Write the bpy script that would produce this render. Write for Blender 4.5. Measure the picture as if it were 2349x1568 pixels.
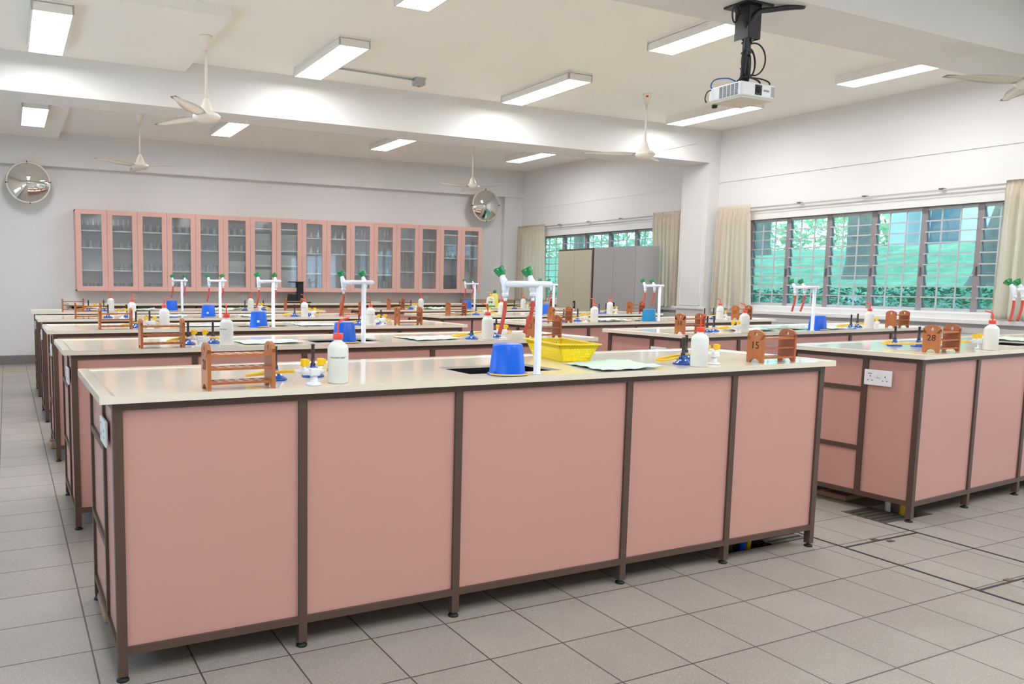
import bpy, bmesh, math, random
from mathutils import Vector, Matrix
random.seed(7)
PI = math.pi
SC = bpy.context.scene
COL = SC.collection
for o_ in list(bpy.data.objects): bpy.data.objects.remove(o_)

# ------------------------------------------------------------------ camera
W_, H_ = 2349.0, 1568.0
F_, PX, PY = 1805.8, 869.6, 831.3
YAW, PITCH, ROLL = 0.4418, -0.1008, 0.0110
cd = bpy.data.cameras.new('camera'); cam = bpy.data.objects.new('camera', cd); COL.objects.link(cam)
cam.location = (-0.238, -2.426, 1.249)
_F = Vector((math.sin(YAW)*math.cos(PITCH), math.cos(YAW)*math.cos(PITCH), math.sin(PITCH)))
_R = Vector((math.cos(YAW), -math.sin(YAW), 0)); _U = _R.cross(_F)
_R2 = _R*math.cos(ROLL)+_U*math.sin(ROLL); _U2 = -_R*math.sin(ROLL)+_U*math.cos(ROLL)
cam.rotation_euler = Matrix((_R2, _U2, -_F)).transposed().to_euler()
cd.sensor_fit = 'HORIZONTAL'; cd.sensor_width = 36; cd.lens = F_/W_*36
cd.shift_x = (W_/2-PX)/W_; cd.shift_y = (PY-H_/2)/W_
cd.clip_start = 0.05; cd.clip_end = 200
SC.camera = cam

# ------------------------------------------------------------------ world, exposure
wd = bpy.data.worlds.new('sky'); SC.world = wd; wd.use_nodes = True
wn = wd.node_tree.nodes; wl = wd.node_tree.links
bg = wn['Background']
bg.inputs[0].default_value = (0.53, 0.79, 1.0, 1); bg.inputs[1].default_value = 4.1
SC.view_settings.view_transform = 'Standard'; SC.view_settings.look = 'None'
SC.view_settings.exposure = 0.08; SC.view_settings.gamma = 1.0; SC.view_settings.use_curve_mapping = False
LAMP = 28.0

# ------------------------------------------------------------------ room numbers
WX, BW, CZ, BZ = 8.72, 10.30, 3.375, 2.93      # window wall, back wall, ceiling, beam underside
LX, FY = -1.75, -5.2                             # wall on the left, wall behind the camera
H = 0.905                                       # bench height

# ------------------------------------------------------------------ materials
def lin(c):
    return tuple(((v/255)/12.92 if v/255 <= .04045 else ((v/255+.055)/1.055)**2.4) for v in c)+(1,)
def mat(name, rgb, rough=.5, metal=0, noise=0, scale=8, bump=0, coat=0, spec=None, trans=0):
    m = bpy.data.materials.new(name); m.use_nodes = True
    N = m.node_tree.nodes; L = m.node_tree.links; b = N['Principled BSDF']
    c = lin(rgb); b.inputs['Base Color'].default_value = c
    b.inputs['Roughness'].default_value = rough; b.inputs['Metallic'].default_value = metal
    if coat: b.inputs['Coat Weight'].default_value = coat; b.inputs['Coat Roughness'].default_value = .08
    if spec is not None: b.inputs['Specular IOR Level'].default_value = spec
    if trans: b.inputs['Transmission Weight'].default_value = trans
    tc = N.new('ShaderNodeTexCoord'); nz = N.new('ShaderNodeTexNoise'); nz.inputs['Scale'].default_value = scale
    nz.inputs['Detail'].default_value = 4
    L.new(tc.outputs['Object'], nz.inputs['Vector'])
    mx = N.new('ShaderNodeMix'); mx.data_type = 'RGBA'
    k = max(noise, .02)
    mx.inputs[6].default_value = tuple(v*(1-k) for v in c[:3])+(1,)
    mx.inputs[7].default_value = tuple(min(1, v*(1+k)) for v in c[:3])+(1,)
    L.new(nz.outputs['Fac'], mx.inputs[0]); L.new(mx.outputs[2], b.inputs['Base Color'])
    if bump:
        bp = N.new('ShaderNodeBump'); bp.inputs['Strength'].default_value = bump; bp.inputs['Distance'].default_value = .01
        L.new(nz.outputs['Fac'], bp.inputs['Height']); L.new(bp.outputs[0], b.inputs['Normal'])
    return m
def emis(name, rgb, s):
    m = bpy.data.materials.new(name); m.use_nodes = True; N = m.node_tree.nodes; L = m.node_tree.links
    N.remove(N['Principled BSDF']); e = N.new('ShaderNodeEmission'); e.inputs[0].default_value = rgb+(1,); e.inputs[1].default_value = s
    L.new(e.outputs[0], N['Material Output'].inputs[0]); return m
def glass(name, tint, refl=.12, rough=.02, dif=None, difw=0):
    m = bpy.data.materials.new(name); m.use_nodes = True; N = m.node_tree.nodes; L = m.node_tree.links
    N.remove(N['Principled BSDF'])
    t = N.new('ShaderNodeBsdfTransparent'); t.inputs[0].default_value = tint+(1,)
    g = N.new('ShaderNodeBsdfGlossy'); g.inputs['Roughness'].default_value = rough
    lw = N.new('ShaderNodeLayerWeight'); lw.inputs[0].default_value = .35
    mr = N.new('ShaderNodeMapRange'); mr.inputs['To Min'].default_value = refl; mr.inputs['To Max'].default_value = min(1, refl*5)
    L.new(lw.outputs['Fresnel'], mr.inputs['Value'])
    x = N.new('ShaderNodeMixShader'); L.new(mr.outputs[0], x.inputs[0]); L.new(t.outputs[0], x.inputs[1]); L.new(g.outputs[0], x.inputs[2])
    out = x.outputs[0]
    if dif:
        d = N.new('ShaderNodeBsdfDiffuse'); d.inputs[0].default_value = dif+(1,)
        y = N.new('ShaderNodeMixShader'); y.inputs[0].default_value = difw; L.new(out, y.inputs[1]); L.new(d.outputs[0], y.inputs[2]); out = y.outputs[0]
    L.new(out, N['Material Output'].inputs[0]); return m

def tile_mat():
    m = bpy.data.materials.new('floor_tiles'); m.use_nodes = True; N = m.node_tree.nodes; L = m.node_tree.links; b = N['Principled BSDF']
    geo = N.new('ShaderNodeNewGeometry'); sep = N.new('ShaderNodeSeparateXYZ'); L.new(geo.outputs['Position'], sep.inputs[0])
    def M(op, a, bb=None):
        n = N.new('ShaderNodeMath'); n.operation = op
        for i, v in enumerate((a, bb)):
            if v is None: continue
            if isinstance(v, (int, float)): n.inputs[i].default_value = v
            else: L.new(v, n.inputs[i])
        return n.outputs[0]
    S = .3005
    def line(ax, off):
        f = M('FRACT', M('DIVIDE', M('SUBTRACT', sep.outputs[ax], off-30*S), S))
        d = M('MINIMUM', f, M('SUBTRACT', 1.0, f))
        return M('LESS_THAN', d, .0095)
    g = M('MAXIMUM', line('X', 1.187), line('Y', -.008))
    cell = N.new('ShaderNodeTexWhiteNoise'); 
    cx = M('FLOOR', M('DIVIDE', M('SUBTRACT', sep.outputs['X'], 1.187-30*S), S)); cy = M('FLOOR', M('DIVIDE', M('SUBTRACT', sep.outputs['Y'], -.008-30*S), S))
    cmb = N.new('ShaderNodeCombineXYZ'); L.new(cx, cmb.inputs[0]); L.new(cy, cmb.inputs[1]); L.new(cmb.outputs[0], cell.inputs['Vector'])
    v1 = N.new('ShaderNodeTexVoronoi'); v1.inputs['Scale'].default_value = 165; L.new(geo.outputs['Position'], v1.inputs['Vector'])
    v2 = N.new('ShaderNodeTexVoronoi'); v2.inputs['Scale'].default_value = 110; L.new(geo.outputs['Position'], v2.inputs['Vector'])
    lite = M('LESS_THAN', v1.outputs['Distance'], .23); dark = M('LESS_THAN', v2.outputs['Distance'], .17)
    nz = N.new('ShaderNodeTexNoise'); nz.inputs['Scale'].default_value = 3.5; nz.inputs['Detail'].default_value = 8; L.new(geo.outputs['Position'], nz.inputs['Vector'])
    base = N.new('ShaderNodeMix'); base.data_type = 'RGBA'; base.inputs[6].default_value = lin((148, 139, 131)); base.inputs[7].default_value = lin((171, 163, 154))
    L.new(M('ADD', M('MULTIPLY', nz.outputs['Fac'], .7), M('MULTIPLY', cell.outputs['Value'], .3)), base.inputs[0])
    def mixc(fac, a, col):
        x = N.new('ShaderNodeMix'); x.data_type = 'RGBA'; L.new(fac, x.inputs[0]); L.new(a, x.inputs[6]); x.inputs[7].default_value = col; return x.outputs[2]
    c = mixc(M('MULTIPLY', lite, .42), base.outputs[2], lin((222, 214, 198)))
    c = mixc(M('MULTIPLY', dark, .45), c, lin((112, 104, 98)))
    c = mixc(g, c, lin((84, 72, 70)))
    L.new(c, b.inputs['Base Color']); b.inputs['Roughness'].default_value = .5
    bp = N.new('ShaderNodeBump'); bp.inputs['Distance'].default_value = .003; bp.inputs['Strength'].default_value = .5
    L.new(M('SUBTRACT', 1.0, g), bp.inputs['Height']); L.new(bp.outputs[0], b.inputs['Normal'])
    return m
def wood_mat(name, a, b_, scale=1.0):
    m = bpy.data.materials.new(name); m.use_nodes = True; N = m.node_tree.nodes; L = m.node_tree.links; b = N['Principled BSDF']
    tc = N.new('ShaderNodeTexCoord'); mp = N.new('ShaderNodeMapping'); mp.inputs['Scale'].default_value = (60*scale, 25*scale, 5*scale)
    L.new(tc.outputs['Object'], mp.inputs[0]); nz = N.new('ShaderNodeTexNoise'); nz.inputs['Scale'].default_value = 1.6; nz.inputs['Detail'].default_value = 6
    L.new(mp.outputs[0], nz.inputs['Vector'])
    x = N.new('ShaderNodeMix'); x.data_type = 'RGBA'; x.inputs[6].default_value = lin(a); x.inputs[7].default_value = lin(b_)
    oi = N.new('ShaderNodeObjectInfo'); mr = N.new('ShaderNodeMapRange'); mr.inputs['To Min'].default_value = -.2; mr.inputs['To Max'].default_value = .2
    L.new(oi.outputs['Random'], mr.inputs['Value']); ad = N.new('ShaderNodeMath'); ad.operation = 'ADD'; ad.use_clamp = True
    L.new(nz.outputs['Fac'], ad.inputs[0]); L.new(mr.outputs[0], ad.inputs[1])
    L.new(ad.outputs[0], x.inputs[0]); L.new(x.outputs[2], b.inputs['Base Color']); b.inputs['Roughness'].default_value = .35
    return m

M = dict(
 wall=mat('wall_paint', (230, 228, 226), .6, noise=.015, scale=2), ceil=mat('ceiling_paint', (250, 246, 238), .7, noise=.015, scale=2),
 floor=tile_mat(), base=mat('baseboard_grey', (128, 122, 124), .6, noise=.05, scale=20),
 pink=mat('pink_laminate', (203, 153, 142), .34, noise=.03, scale=3), pinkcab=mat('pink_cabinet', (226, 178, 166), .4, noise=.02, scale=3),
 brown=mat('brown_steel', (88, 68, 57), .42, noise=.08, scale=12), top=mat('cream_worktop', (241, 231, 211), .09, noise=.015, scale=25, spec=.95),
 basin=mat('dark_resin_basin', (26, 26, 34), .3), black=mat('black_plastic', (26, 26, 30), .4), rubber=mat('black_rubber', (18, 18, 20), .6),
 white=mat('white_plastic', (238, 240, 242), .3), whitem=mat('white_enamel', (236, 233, 226), .35), pipe=mat('white_pipe', (236, 240, 250), .22),
 bottle=mat('frosted_bottle', (236, 236, 230), .35), red=mat('red_plastic', (246, 78, 56), .35), redhose=mat('red_rubber', (206, 78, 62), .45),
 yellow=mat('yellow_plastic', (250, 200, 20), .35), ybasket=mat('yellow_basket', (255, 228, 20), .35), yhose=mat('yellow_rubber', (240, 194, 40), .4),
 blue=mat('blue_plastic', (0, 100, 228), .32, noise=.06, scale=14), teal=mat('teal_plastic', (10, 132, 190), .32), dblue=mat('blue_enamel', (28, 84, 176), .2),
 green=mat('green_plastic', (20, 132, 72), .2), cloth=mat('mint_cloth', (212, 232, 218), .9, noise=.05, scale=60, bump=.3), pinkcloth=mat('pink_cloth', (236, 150, 146), .9),
 wood=wood_mat('rack_wood', (160, 88, 46), (200, 122, 66)), board=wood_mat('brown_board', (150, 118, 92), (176, 142, 112), .3), ink=mat('black_ink', (24, 20, 20), .6),
 label=mat('paper_label', (236, 236, 232), .7), gink=mat('grey_ink', (70, 74, 80), .7), curtain=mat('curtain_cloth', (250, 237, 220), .85, noise=.03, scale=30),
 alu=mat('window_aluminium', (196, 192, 192), .4), mull=mat('mullion_aluminium', (150, 142, 142), .45), alud=mat('dark_aluminium', (112, 104, 104), .4, metal=.3), steel=mat('grey_steel', (172, 170, 168), .4, noise=.02),
 beige=mat('beige_steel', (198, 190, 168), .4, noise=.02), dbrown=mat('cabinet_brown_edge', (100, 86, 74), .5), interior=mat('cabinet_interior', (240, 242, 245), .6),
 shelf=mat('white_shelf', (240, 240, 232), .4), mirror=mat('mirror_glass', (232, 232, 228), .02, metal=1), rim=mat('mirror_rim', (226, 218, 206), .5),
 bwhite=mat('basket_white', (228, 230, 222), .5), glassw=glass('lab_glass', (.92, .97, .98), .38, .08, (.94, .98, .99), .20), tan=mat('tan_glass_rods', (170, 158, 146), .5),
 pane=glass('cabinet_pane', (.95, .97, .98), .05, .03, (.78, .84, .88), .07), louvre=glass('louvre_glass', (.80, .94, .965), .05, .04), dpur=mat('dark_wire', (66, 56, 84), .5, noise=.3, scale=90),  # pane: diffuse share paints in a reflection haze that lifts the dark interiors
 ylab=mat('yellow_label', (206, 186, 50), .6), conduit=mat('grey_conduit', (176, 178, 172), .6), fan=mat('fan_enamel', (238, 230, 218), .3), soap=mat('soap_cream', (236, 238, 214), .35),
 soapy=mat('soap_yellow', (240, 226, 110), .35), sgreen=mat('soap_green_label', (56, 166, 74), .5), orange=mat('orange_print', (240, 160, 60), .5),
 lamp=emis('lamp_diffuser', (.95, .97, 1.0), LAMP), bark=mat('tree_bark', (128, 118, 108), .9, noise=.3, scale=6, bump=.5), grass=mat('grass_slope', (120, 152, 116), .95, noise=.6, scale=4, bump=.6),
 leaf=mat('leaves', (92, 142, 108), .6, noise=.4, scale=3), leafl=mat('light_leaves', (164, 190, 136), .6, noise=.4, scale=3), conc=mat('concrete', (196, 196, 196), .8, noise=.05), bwall=mat('far_wall', (238, 238, 238), .8),
 grate=mat('grate_metal', (106, 100, 94), .5, metal=.5), pit=mat('pit_concrete', (40, 36, 36), .9), ytape=mat('yellow_tape', (214, 178, 84), .6), tan2=mat('tan_plastic_base', (166, 138, 112), .55),
 pbottom=mat('projector_base', (222, 214, 200), .5), gsticker=mat('green_sticker', (90, 206, 86), .5), bcable=mat('blue_cable', (24, 92, 160), .4), lens=mat('lens_glass', (16, 16, 20), .05), redink=mat('red_ink', (214, 40, 50), .5))

# ------------------------------------------------------------------ mesh builder
class MB:
    def __init__(s): s.bm = bmesh.new()
    def box(s, x0, x1, y0, y1, z0, z1, bev=0):
        r = bmesh.ops.create_cube(s.bm, size=1, matrix=Matrix.Translation(((x0+x1)/2, (y0+y1)/2, (z0+z1)/2)) @ Matrix.Diagonal((x1-x0, y1-y0, z1-z0, 1)))
        if bev:
            es = list({e for v in r['verts'] for e in v.link_edges})
            bmesh.ops.bevel(s.bm, geom=es, offset=bev, segments=2, affect='EDGES', profile=.5)
        return s
    def lathe(s, prof, seg=20, M_=None, smooth=True, capb=True, capt=True, star=None):
        M_ = M_ or Matrix()
        rings = []
        for i, (r, z) in enumerate(prof):
            ring = []
            for k in range(seg):
                a = 2*PI*k/seg; rr = max(r, 1e-4)
                if star: rr *= star(a, i)
                ring.append(s.bm.verts.new(M_ @ Vector((rr*math.cos(a), rr*math.sin(a), z))))
            rings.append(ring)
        for a, b in zip(rings, rings[1:]):
            for k in range(seg):
                f = s.bm.faces.new((a[k], a[(k+1) % seg], b[(k+1) % seg], b[k])); f.smooth = smooth
        if capb: s.bm.faces.new(rings[0][::-1])
        if capt: s.bm.faces.new(rings[-1])
        return s
    def cyl(s, p0, p1, r, seg=14, r1=None, smooth=True):
        p0 = Vector(p0); p1 = Vector(p1); d = p1-p0
        q = Vector((0, 0, 1)).rotation_difference(d.normalized()).to_matrix().to_4x4()
        return s.lathe([(r, 0), (r if r1 is None else r1, d.length)], seg, Matrix.Translation(p0) @ q, smooth)
    def tube(s, pts, r, seg=8):
        pts = [Vector(p) for p in pts]; rings = []; up = None
        for i, p in enumerate(pts):
            t = (pts[min(i+1, len(pts)-1)]-pts[max(i-1, 0)]).normalized()
            if up is None: up = t.orthogonal().normalized()
            up = (up-t*up.dot(t)).normalized(); sd = t.cross(up)
            rr = r[i] if isinstance(r, (list, tuple)) else r
            rings.append([s.bm.verts.new(p+(up*math.cos(2*PI*k/seg)+sd*math.sin(2*PI*k/seg))*rr) for k in range(seg)])
        for a, b in zip(rings, rings[1:]):
            for k in range(seg):
                f = s.bm.faces.new((a[k], a[(k+1) % seg], b[(k+1) % seg], b[k])); f.smooth = True
        s.bm.faces.new(rings[0][::-1]); s.bm.faces.new(rings[-1]); return s
    def prism(s, poly, o, u, v, d):
        """extrude the 2-D polygon (axes u, v at o) by the vector d"""
        o, u, v, d = Vector(o), Vector(u), Vector(v), Vector(d)
        a = [s.bm.verts.new(o+u*x+v*y) for x, y in poly]; b = [s.bm.verts.new(q.co+d) for q in a]
        n = len(a); s.bm.faces.new(a[::-1]); s.bm.faces.new(b)
        for k in range(n): s.bm.faces.new((a[k], a[(k+1) % n], b[(k+1) % n], b[k]))
        return s
    def plate(s, outer, hole, o, u, v, d):
        """outer and hole loops with the same number of points, bridged and extruded by d"""
        o, u, v, d = Vector(o), Vector(u), Vector(v), Vector(d); n = len(outer)
        P = lambda q, e: s.bm.verts.new(o+u*q[0]+v*q[1]+e)
        z = Vector((0, 0, 0)); A = [P(q, z) for q in outer]; B = [P(q, z) for q in hole]; C = [P(q, d) for q in outer]; D = [P(q, d) for q in hole]
        for k in range(n):
            j = (k+1) % n
            s.bm.faces.new((A[j], A[k], B[k], B[j])); s.bm.faces.new((C[k], C[j], D[j], D[k]))
            s.bm.faces.new((A[k], A[j], C[j], C[k])); s.bm.faces.new((B[j], B[k], D[k], D[j]))
        return s
    def quad(s, *p):
        s.bm.faces.new([s.bm.verts.new(q) for q in p]); return s
    def build(s, name, m, parent=None, fix=True):
        if fix: bmesh.ops.recalc_face_normals(s.bm, faces=s.bm.faces)
        me = bpy.data.meshes.new(name); s.bm.to_mesh(me); s.bm.free()
        me.materials.append(M[m] if isinstance(m, str) else m)
        o = bpy.data.objects.new(name, me); COL.objects.link(o)
        if parent: o.parent = parent
        return o
def tag(o, label, cat, group=None, kind=None):
    if label: o['label'] = label
    if cat: o['category'] = cat
    if group: o['group'] = group
    if kind: o['kind'] = kind
    return o
def empty(name, loc=(0, 0, 0), rz=0):
    o = bpy.data.objects.new(name, None); COL.objects.link(o); o.location = loc; o.rotation_euler = (0, 0, rz); o.empty_display_size = .1
    return o
def struct(o): o['kind'] = 'structure'; return o
CH = {}
def kids(o): return [c for c in COL.objects if c.parent == o]
def copy_tree(o, parent=None, depth=0):
    c = o.copy(); COL.objects.link(c)
    if parent: c.parent = parent
    for k in CHILD.get(o.name, []): copy_tree(k, c, depth+1)
    return c
CHILD = {}
def freeze(root):
    """remember the children of a prototype"""
    ch = [c for c in COL.objects if c.parent == root]
    CHILD[root.name] = ch
    for c in ch: CHILD[c.name] = [g for g in COL.objects if g.parent == c]
    return root
def place(proto, used, loc, rz=0, label=None, group=None, kind=None):
    o = proto if not used else copy_tree(proto)
    o.location = loc; o.rotation_euler = (0, 0, rz)
    if label: o['label'] = label
    if group: o['group'] = group
    return o
class Proto:
    def __init__(s, fn, cat): s.fn, s.cat, s.p = fn, cat, None
    def __call__(s, loc, rz, label, group=None):
        if s.p is None:
            s.p = freeze(s.fn()); o = s.p
        else: o = copy_tree(s.p)
        o.location = loc; o.rotation_euler = (0, 0, rz)
        o['label'] = label; o['category'] = s.cat
        if group: o['group'] = group
        return o
def smooth_path(pts, n=6):
    P = [Vector(p) for p in pts]; P = [P[0]*2-P[1]]+P+[P[-1]*2-P[-2]]; out = []
    for i in range(1, len(P)-2):
        a, b, c, d = P[i-1:i+3]
        for k in range(n):
            t = k/n
            out.append(.5*((2*b)+(c-a)*t+(2*a-5*b+4*c-d)*t*t+(3*b-a-3*c+d)*t**3))
    out.append(P[-2]); return out
def text_bm(body, size, right, up, origin, depth=.0006, align='CENTER', bend=None):
    """letters as a mesh; right/up are the directions of the lettering, origin its centre"""
    cu = bpy.data.curves.new('t', 'FONT'); cu.body = body; cu.size = size; cu.align_x = align; cu.align_y = 'CENTER'; cu.extrude = depth; cu.resolution_u = 3
    ob = bpy.data.objects.new('t', cu); COL.objects.link(ob)
    bpy.context.view_layer.update()
    me = bpy.data.meshes.new_from_object(ob.evaluated_get(bpy.context.evaluated_depsgraph_get()))
    bpy.data.objects.remove(ob)
    r, u, o = Vector(right), Vector(up), Vector(origin); n = r.cross(u)
    for v in me.vertices:
        x, y, z = v.co
        if bend: a = x/bend; v.co = o+r*(bend*math.sin(a))+n*(bend*math.cos(a)-bend+z)+u*y
        else: v.co = o+r*x+u*y+n*z
    return me
def text_obj(name, me, m, parent):
    me.materials.clear(); me.materials.append(M[m]); o = bpy.data.objects.new(name, me); COL.objects.link(o); o.parent = parent; return o

# ================================================================== SETTING
def setb(name, boxes, m, kind='structure'):
    b = MB()
    for q in boxes: b.box(*q)
    return struct(b.build(name, m))
# floor with two open service pits
PY0, PY1 = .125, .365
setb('floor', [(LX, WX, FY, PY0, -.12, 0), (LX, WX, PY1, BW+.1, -.12, 0), (LX, 2.80, PY0, PY1, -.12, 0), (3.36, 3.965, PY0, PY1, -.12, 0), (4.40, WX, PY0, PY1, -.12, 0)], 'floor')
for n, (a, b) in enumerate(((2.80, 3.36), (3.965, 4.40))):
    q = MB(); t = .02
    q.box(a, b, PY0, PY1, -.52, -.50); q.box(a-t, a, PY0, PY1, -.5, -.12); q.box(b, b+t, PY0, PY1, -.5, -.12); q.box(a-t, b+t, PY0-t, PY0, -.5, -.12); q.box(a-t, b+t, PY1, PY1+t, -.5, -.12)
    struct(q.build('trim_%d' % (10+n), 'pit'))
# walls
w1 = (1.40, 5.46, 1.015, 2.13)      # window near, (y0, y1, z0, z1)
w2 = (6.28, 9.98, 1.015, 2.13)
wl_ = [(1.6, 5.4, 1.0, 1.75), (6.6, 9.0, 1.0, 1.6), (-4.2, .4, 1.0, 1.75)]   # openings of the left wall
def wall_with(openings, x0, x1, ya, yb, name):
    bs = []; ys = ya
    for (a, b, c, d) in sorted(openings):
        bs.append((x0, x1, ys, a, 0, CZ)); bs.append((x0, x1, a, b, 0, c)); bs.append((x0, x1, a, b, d, CZ)); ys = b
    bs.append((x0, x1, ys, yb, 0, CZ)); return setb(name, bs, 'wall')
wall_with([w1, w2, (-4.4, .3, 1.015, 2.13)], WX, WX+.22, FY, BW+.2, 'wall_right')
wall_with(wl_, LX-.2, LX, FY, BW+.2, 'wall_left')
setb('wall_back', [(LX, WX, BW, BW+.2, 0, CZ)], 'wall'); setb('wall_front', [(LX, WX, FY-.2, FY, 0, CZ)], 'wall')
setb('ceiling', [(LX, WX, FY, BW, CZ, CZ+.15)], 'ceil')
for n, q in enumerate([(LX, WX, 5.58, 6.05, BZ, CZ), (LX, WX, .90, 1.385, BZ, CZ), (LX, WX, -3.8, -3.33, BZ, CZ), (LX, WX, BW-.13, BW, 2.885, CZ)]):
    setb('trim_%d' % (1+n), [q], 'wall')
setb('trim_5', [(8.32, WX, BW-.10, BW, 0, 2.885)], 'wall')                     # shallow column in the far corner
# pillar of the window wall with its raised frame
b = MB(); b.box(8.51, WX, 5.58, 6.05, 0, BZ)
for y in (5.63, 5.985): b.box(8.497, 8.51, y, y+.014, .98, 2.55, .004)
b.box(8.497, 8.51, 5.63, 6.0, .98, 1.0, .004)
b.box(8.47, 8.51, 5.52, 6.11, .93, .965, .006)
struct(b.build('trim_6', 'wall'))
b = MB(); b.box(LX, 1.42, 3.83, 5.58, 3.285, CZ); struct(b.build('trim_7', 'ceil'))
b = MB(); b.box(LX, .52, 6.05, BW-.13, 3.285, CZ); struct(b.build('trim_8', 'ceil'))
# grooves and sill of the window wall
b = MB(); b.box(WX-.012, WX, FY, 5.58, 2.672, CZ); struct(b.build('trim_9', 'wall'))
b = MB(); b.box(WX-.006, WX, 6.05, BW-.1, 2.66, CZ); struct(b.build('trim_12', 'wall'))
b = MB()
for (a, c) in ((FY, 5.53), (6.11, BW-.1)):
    b.box(WX-.05, WX, a, c, .94, 1.005, .006); b.box(WX-.10, WX, a, c, .90, .945, .006); b.box(WX-.035, WX, a, c, .80, .86, .006); b.box(WX-.02, WX, a, c, .60, .80, .003)
struct(b.build('trim_13', 'wall'))
setb('baseboard_back', [(LX, .56, BW-.015, BW, 0, .13)], 'base'); setb('baseboard_right', [(WX-.03, WX, FY, 5.58, 0, .12), (WX-.03, WX, 6.05, BW, 0, .12)], 'base')
setb('baseboard_left', [(LX, LX+.015, FY, BW, 0, .13)], 'base')
# service trench cover in the aisle: steel edges, seams, lifting brackets
b = MB()
b.box(3.385, 3.397, FY, PY0+.26, -.001, .0025); b.box(3.960, 3.972, FY, PY0, -.001, .0025)
for y in (-.046, -.63, -1.22): b.box(3.397, 3.96, y-.005, y+.005, -.001, .0025)
struct(b.build('trim_14', mat('steel_edge', (70, 64, 66), .5, metal=.4)))
b = MB()
for y in (-.046, -.63, -1.22):
    for dx, dy in ((-.032, .012), (.022, -.034)): b.box(3.655+dx, 3.695+dx, y+dy-.008, y+dy+.016, .001, .003)
struct(b.build('trim_15', mat('bracket_steel', (120, 108, 104), .4, metal=.6)))
tag(MB().box(LX, .58, 9.27, 9.32, .0005, .0025).build('floor_tape', 'ytape'), 'thin yellow tape line across the floor near the far wall', 'tape')
# gratings over the pits
def grate(x0, x1, lab):
    r = empty('floor_grate', (x0, PY0, 0)); n = 6; w = (PY1-PY0)/n
    for i in range(n):
        MB().box(0, x1-x0, i*w+.004, i*w+w-.012, -.02, 0.004, .002).build('grate_bar', 'grate', r)
    MB().box(0, x1-x0, .0, PY1-PY0, -.028, -.021).box(0, .01, 0, PY1-PY0, -.022, .003).box(x1-x0-.01, x1-x0, 0, PY1-PY0, -.022, .003).build('grate_frame', 'grate', r)
    tag(r, lab, 'grate', 'gratings over the service pits')
grate(3.10, 3.36, 'dark slotted floor grating under the right end of the nearest left bench')
grate(3.965, 4.20, 'dark slotted floor grating at the foot of the nearest right bench')
def duct(p0, x, y, r, m, name, lab, cat='pipe', lean=.03):
    tag(MB().tube(smooth_path([(x-lean, y, -.499+r), (x-lean, y, -.2), (x-lean*.4, y, -.05), (x, y, .16)]), r, 10).build(name, m), lab, cat)
duct(0, 3.035, .20, .013, 'yellow', 'gas_pipe', 'yellow gas pipe rising from the floor pit under the nearest left bench')
duct(0, 2.995, .20, .014, 'blue', 'water_pipe', 'dark blue pipe beside the yellow one under the nearest left bench')
duct(0, 2.91, .22, .02, 'brown', 'drain_pipe', 'dark drain pipe standing in the pit under the nearest left bench', lean=0)
duct(0, 4.31, .235, .014, 'yellow', 'gas_pipe', 'yellow gas pipe rising from the pit behind the grating by the right bench')
duct(0, 4.25, .29, .014, 'white', 'flexible_conduit', 'ribbed white conduit beside the yellow pipe at the right bench', lean=.0-.03)

# ================================================================== WINDOWS
def window(n, y0, y1, z0, z1, mull, handle=True):
    """louvre window: frame, mullions, grille bars, glass louvres; y runs along the wall"""
    r = empty('window_%d' % n, (WX, 0, 0)); struct(r); X = .11
    MB().box(X-.03, X+.03, y0, y1, z1-.035, z1).box(X-.03, X+.03, y0, y1, z0, z0+.03).box(X-.03, X+.03, y0, y0+.03, z0, z1).box(X-.03, X+.03, y1-.03, y1, z0, z1).build('window_frame', 'alu', r)
    MB().box(X-.05, X+.03, y0, y1, z1-.004, z1+.018).build('head_strip', 'black', r)
    rows = 9; dz = (z1-z0-.065)/rows
    edges = [y0]+sorted(m for m in mull if y0+.1 < m < y1-.1)+[y1]
    for m in edges[1:-1]:
        q = MB(); q.box(X-.035, X-.02, m-.030, m+.030, z0, z1); q.box(X-.02, X+.03, m-.02, m+.02, z0, z1)
        q.build('mullion', 'mull', r)
        c = MB()
        for i in range(rows):
            za = z0+.03+i*dz
            for sy in (-.028, .026):
                c.prism([(-.012, 0), (.006, 0), (.050, -dz*.99), (.020, -dz*.99)], (X-.018, m+sy*1.25, za+dz), (1, 0, 0), (0, 0, 1), (0, .004, 0))
        c.build('louvre_clips', 'alud', r)
        if handle: MB().box(X-.055, X-.035, m-.006, m+.006, z0+.38, z0+.47, .002).build('louvre_handle', 'alud', r)
    for a, c in zip(edges, edges[1:]):
        nb = max(1, round((c-a)/.18)); q = MB()
        for k in range(1, nb):
            y = a+(c-a)*k/nb; q.box(X-.045, X-.033, y-.006, y+.006, z0+.02, z1-.02)
        for i in range(1, rows): q.box(X-.043, X-.035, a+.02, c-.02, z0+.03+i*dz-.008, z0+.03+i*dz+.006)
        q.build('grille', 'alu', r)
        for i in range(rows):
            za = z0+.03+i*dz
            MB().prism([(0, 0), (.004, 0), (.034, -dz*1.0), (.030, -dz*1.0)], (X-.005, a+.03, za+dz), (1, 0, 0), (0, 0, 1), (0, c-a-.06, 0)).build('louvre_blade', 'louvre', r)
window(1, *w1, [4.524-.549*k for k in range(-1, 6)])
window(2, *w2, [9.62-.60*k for k in range(0, 6)])
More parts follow.
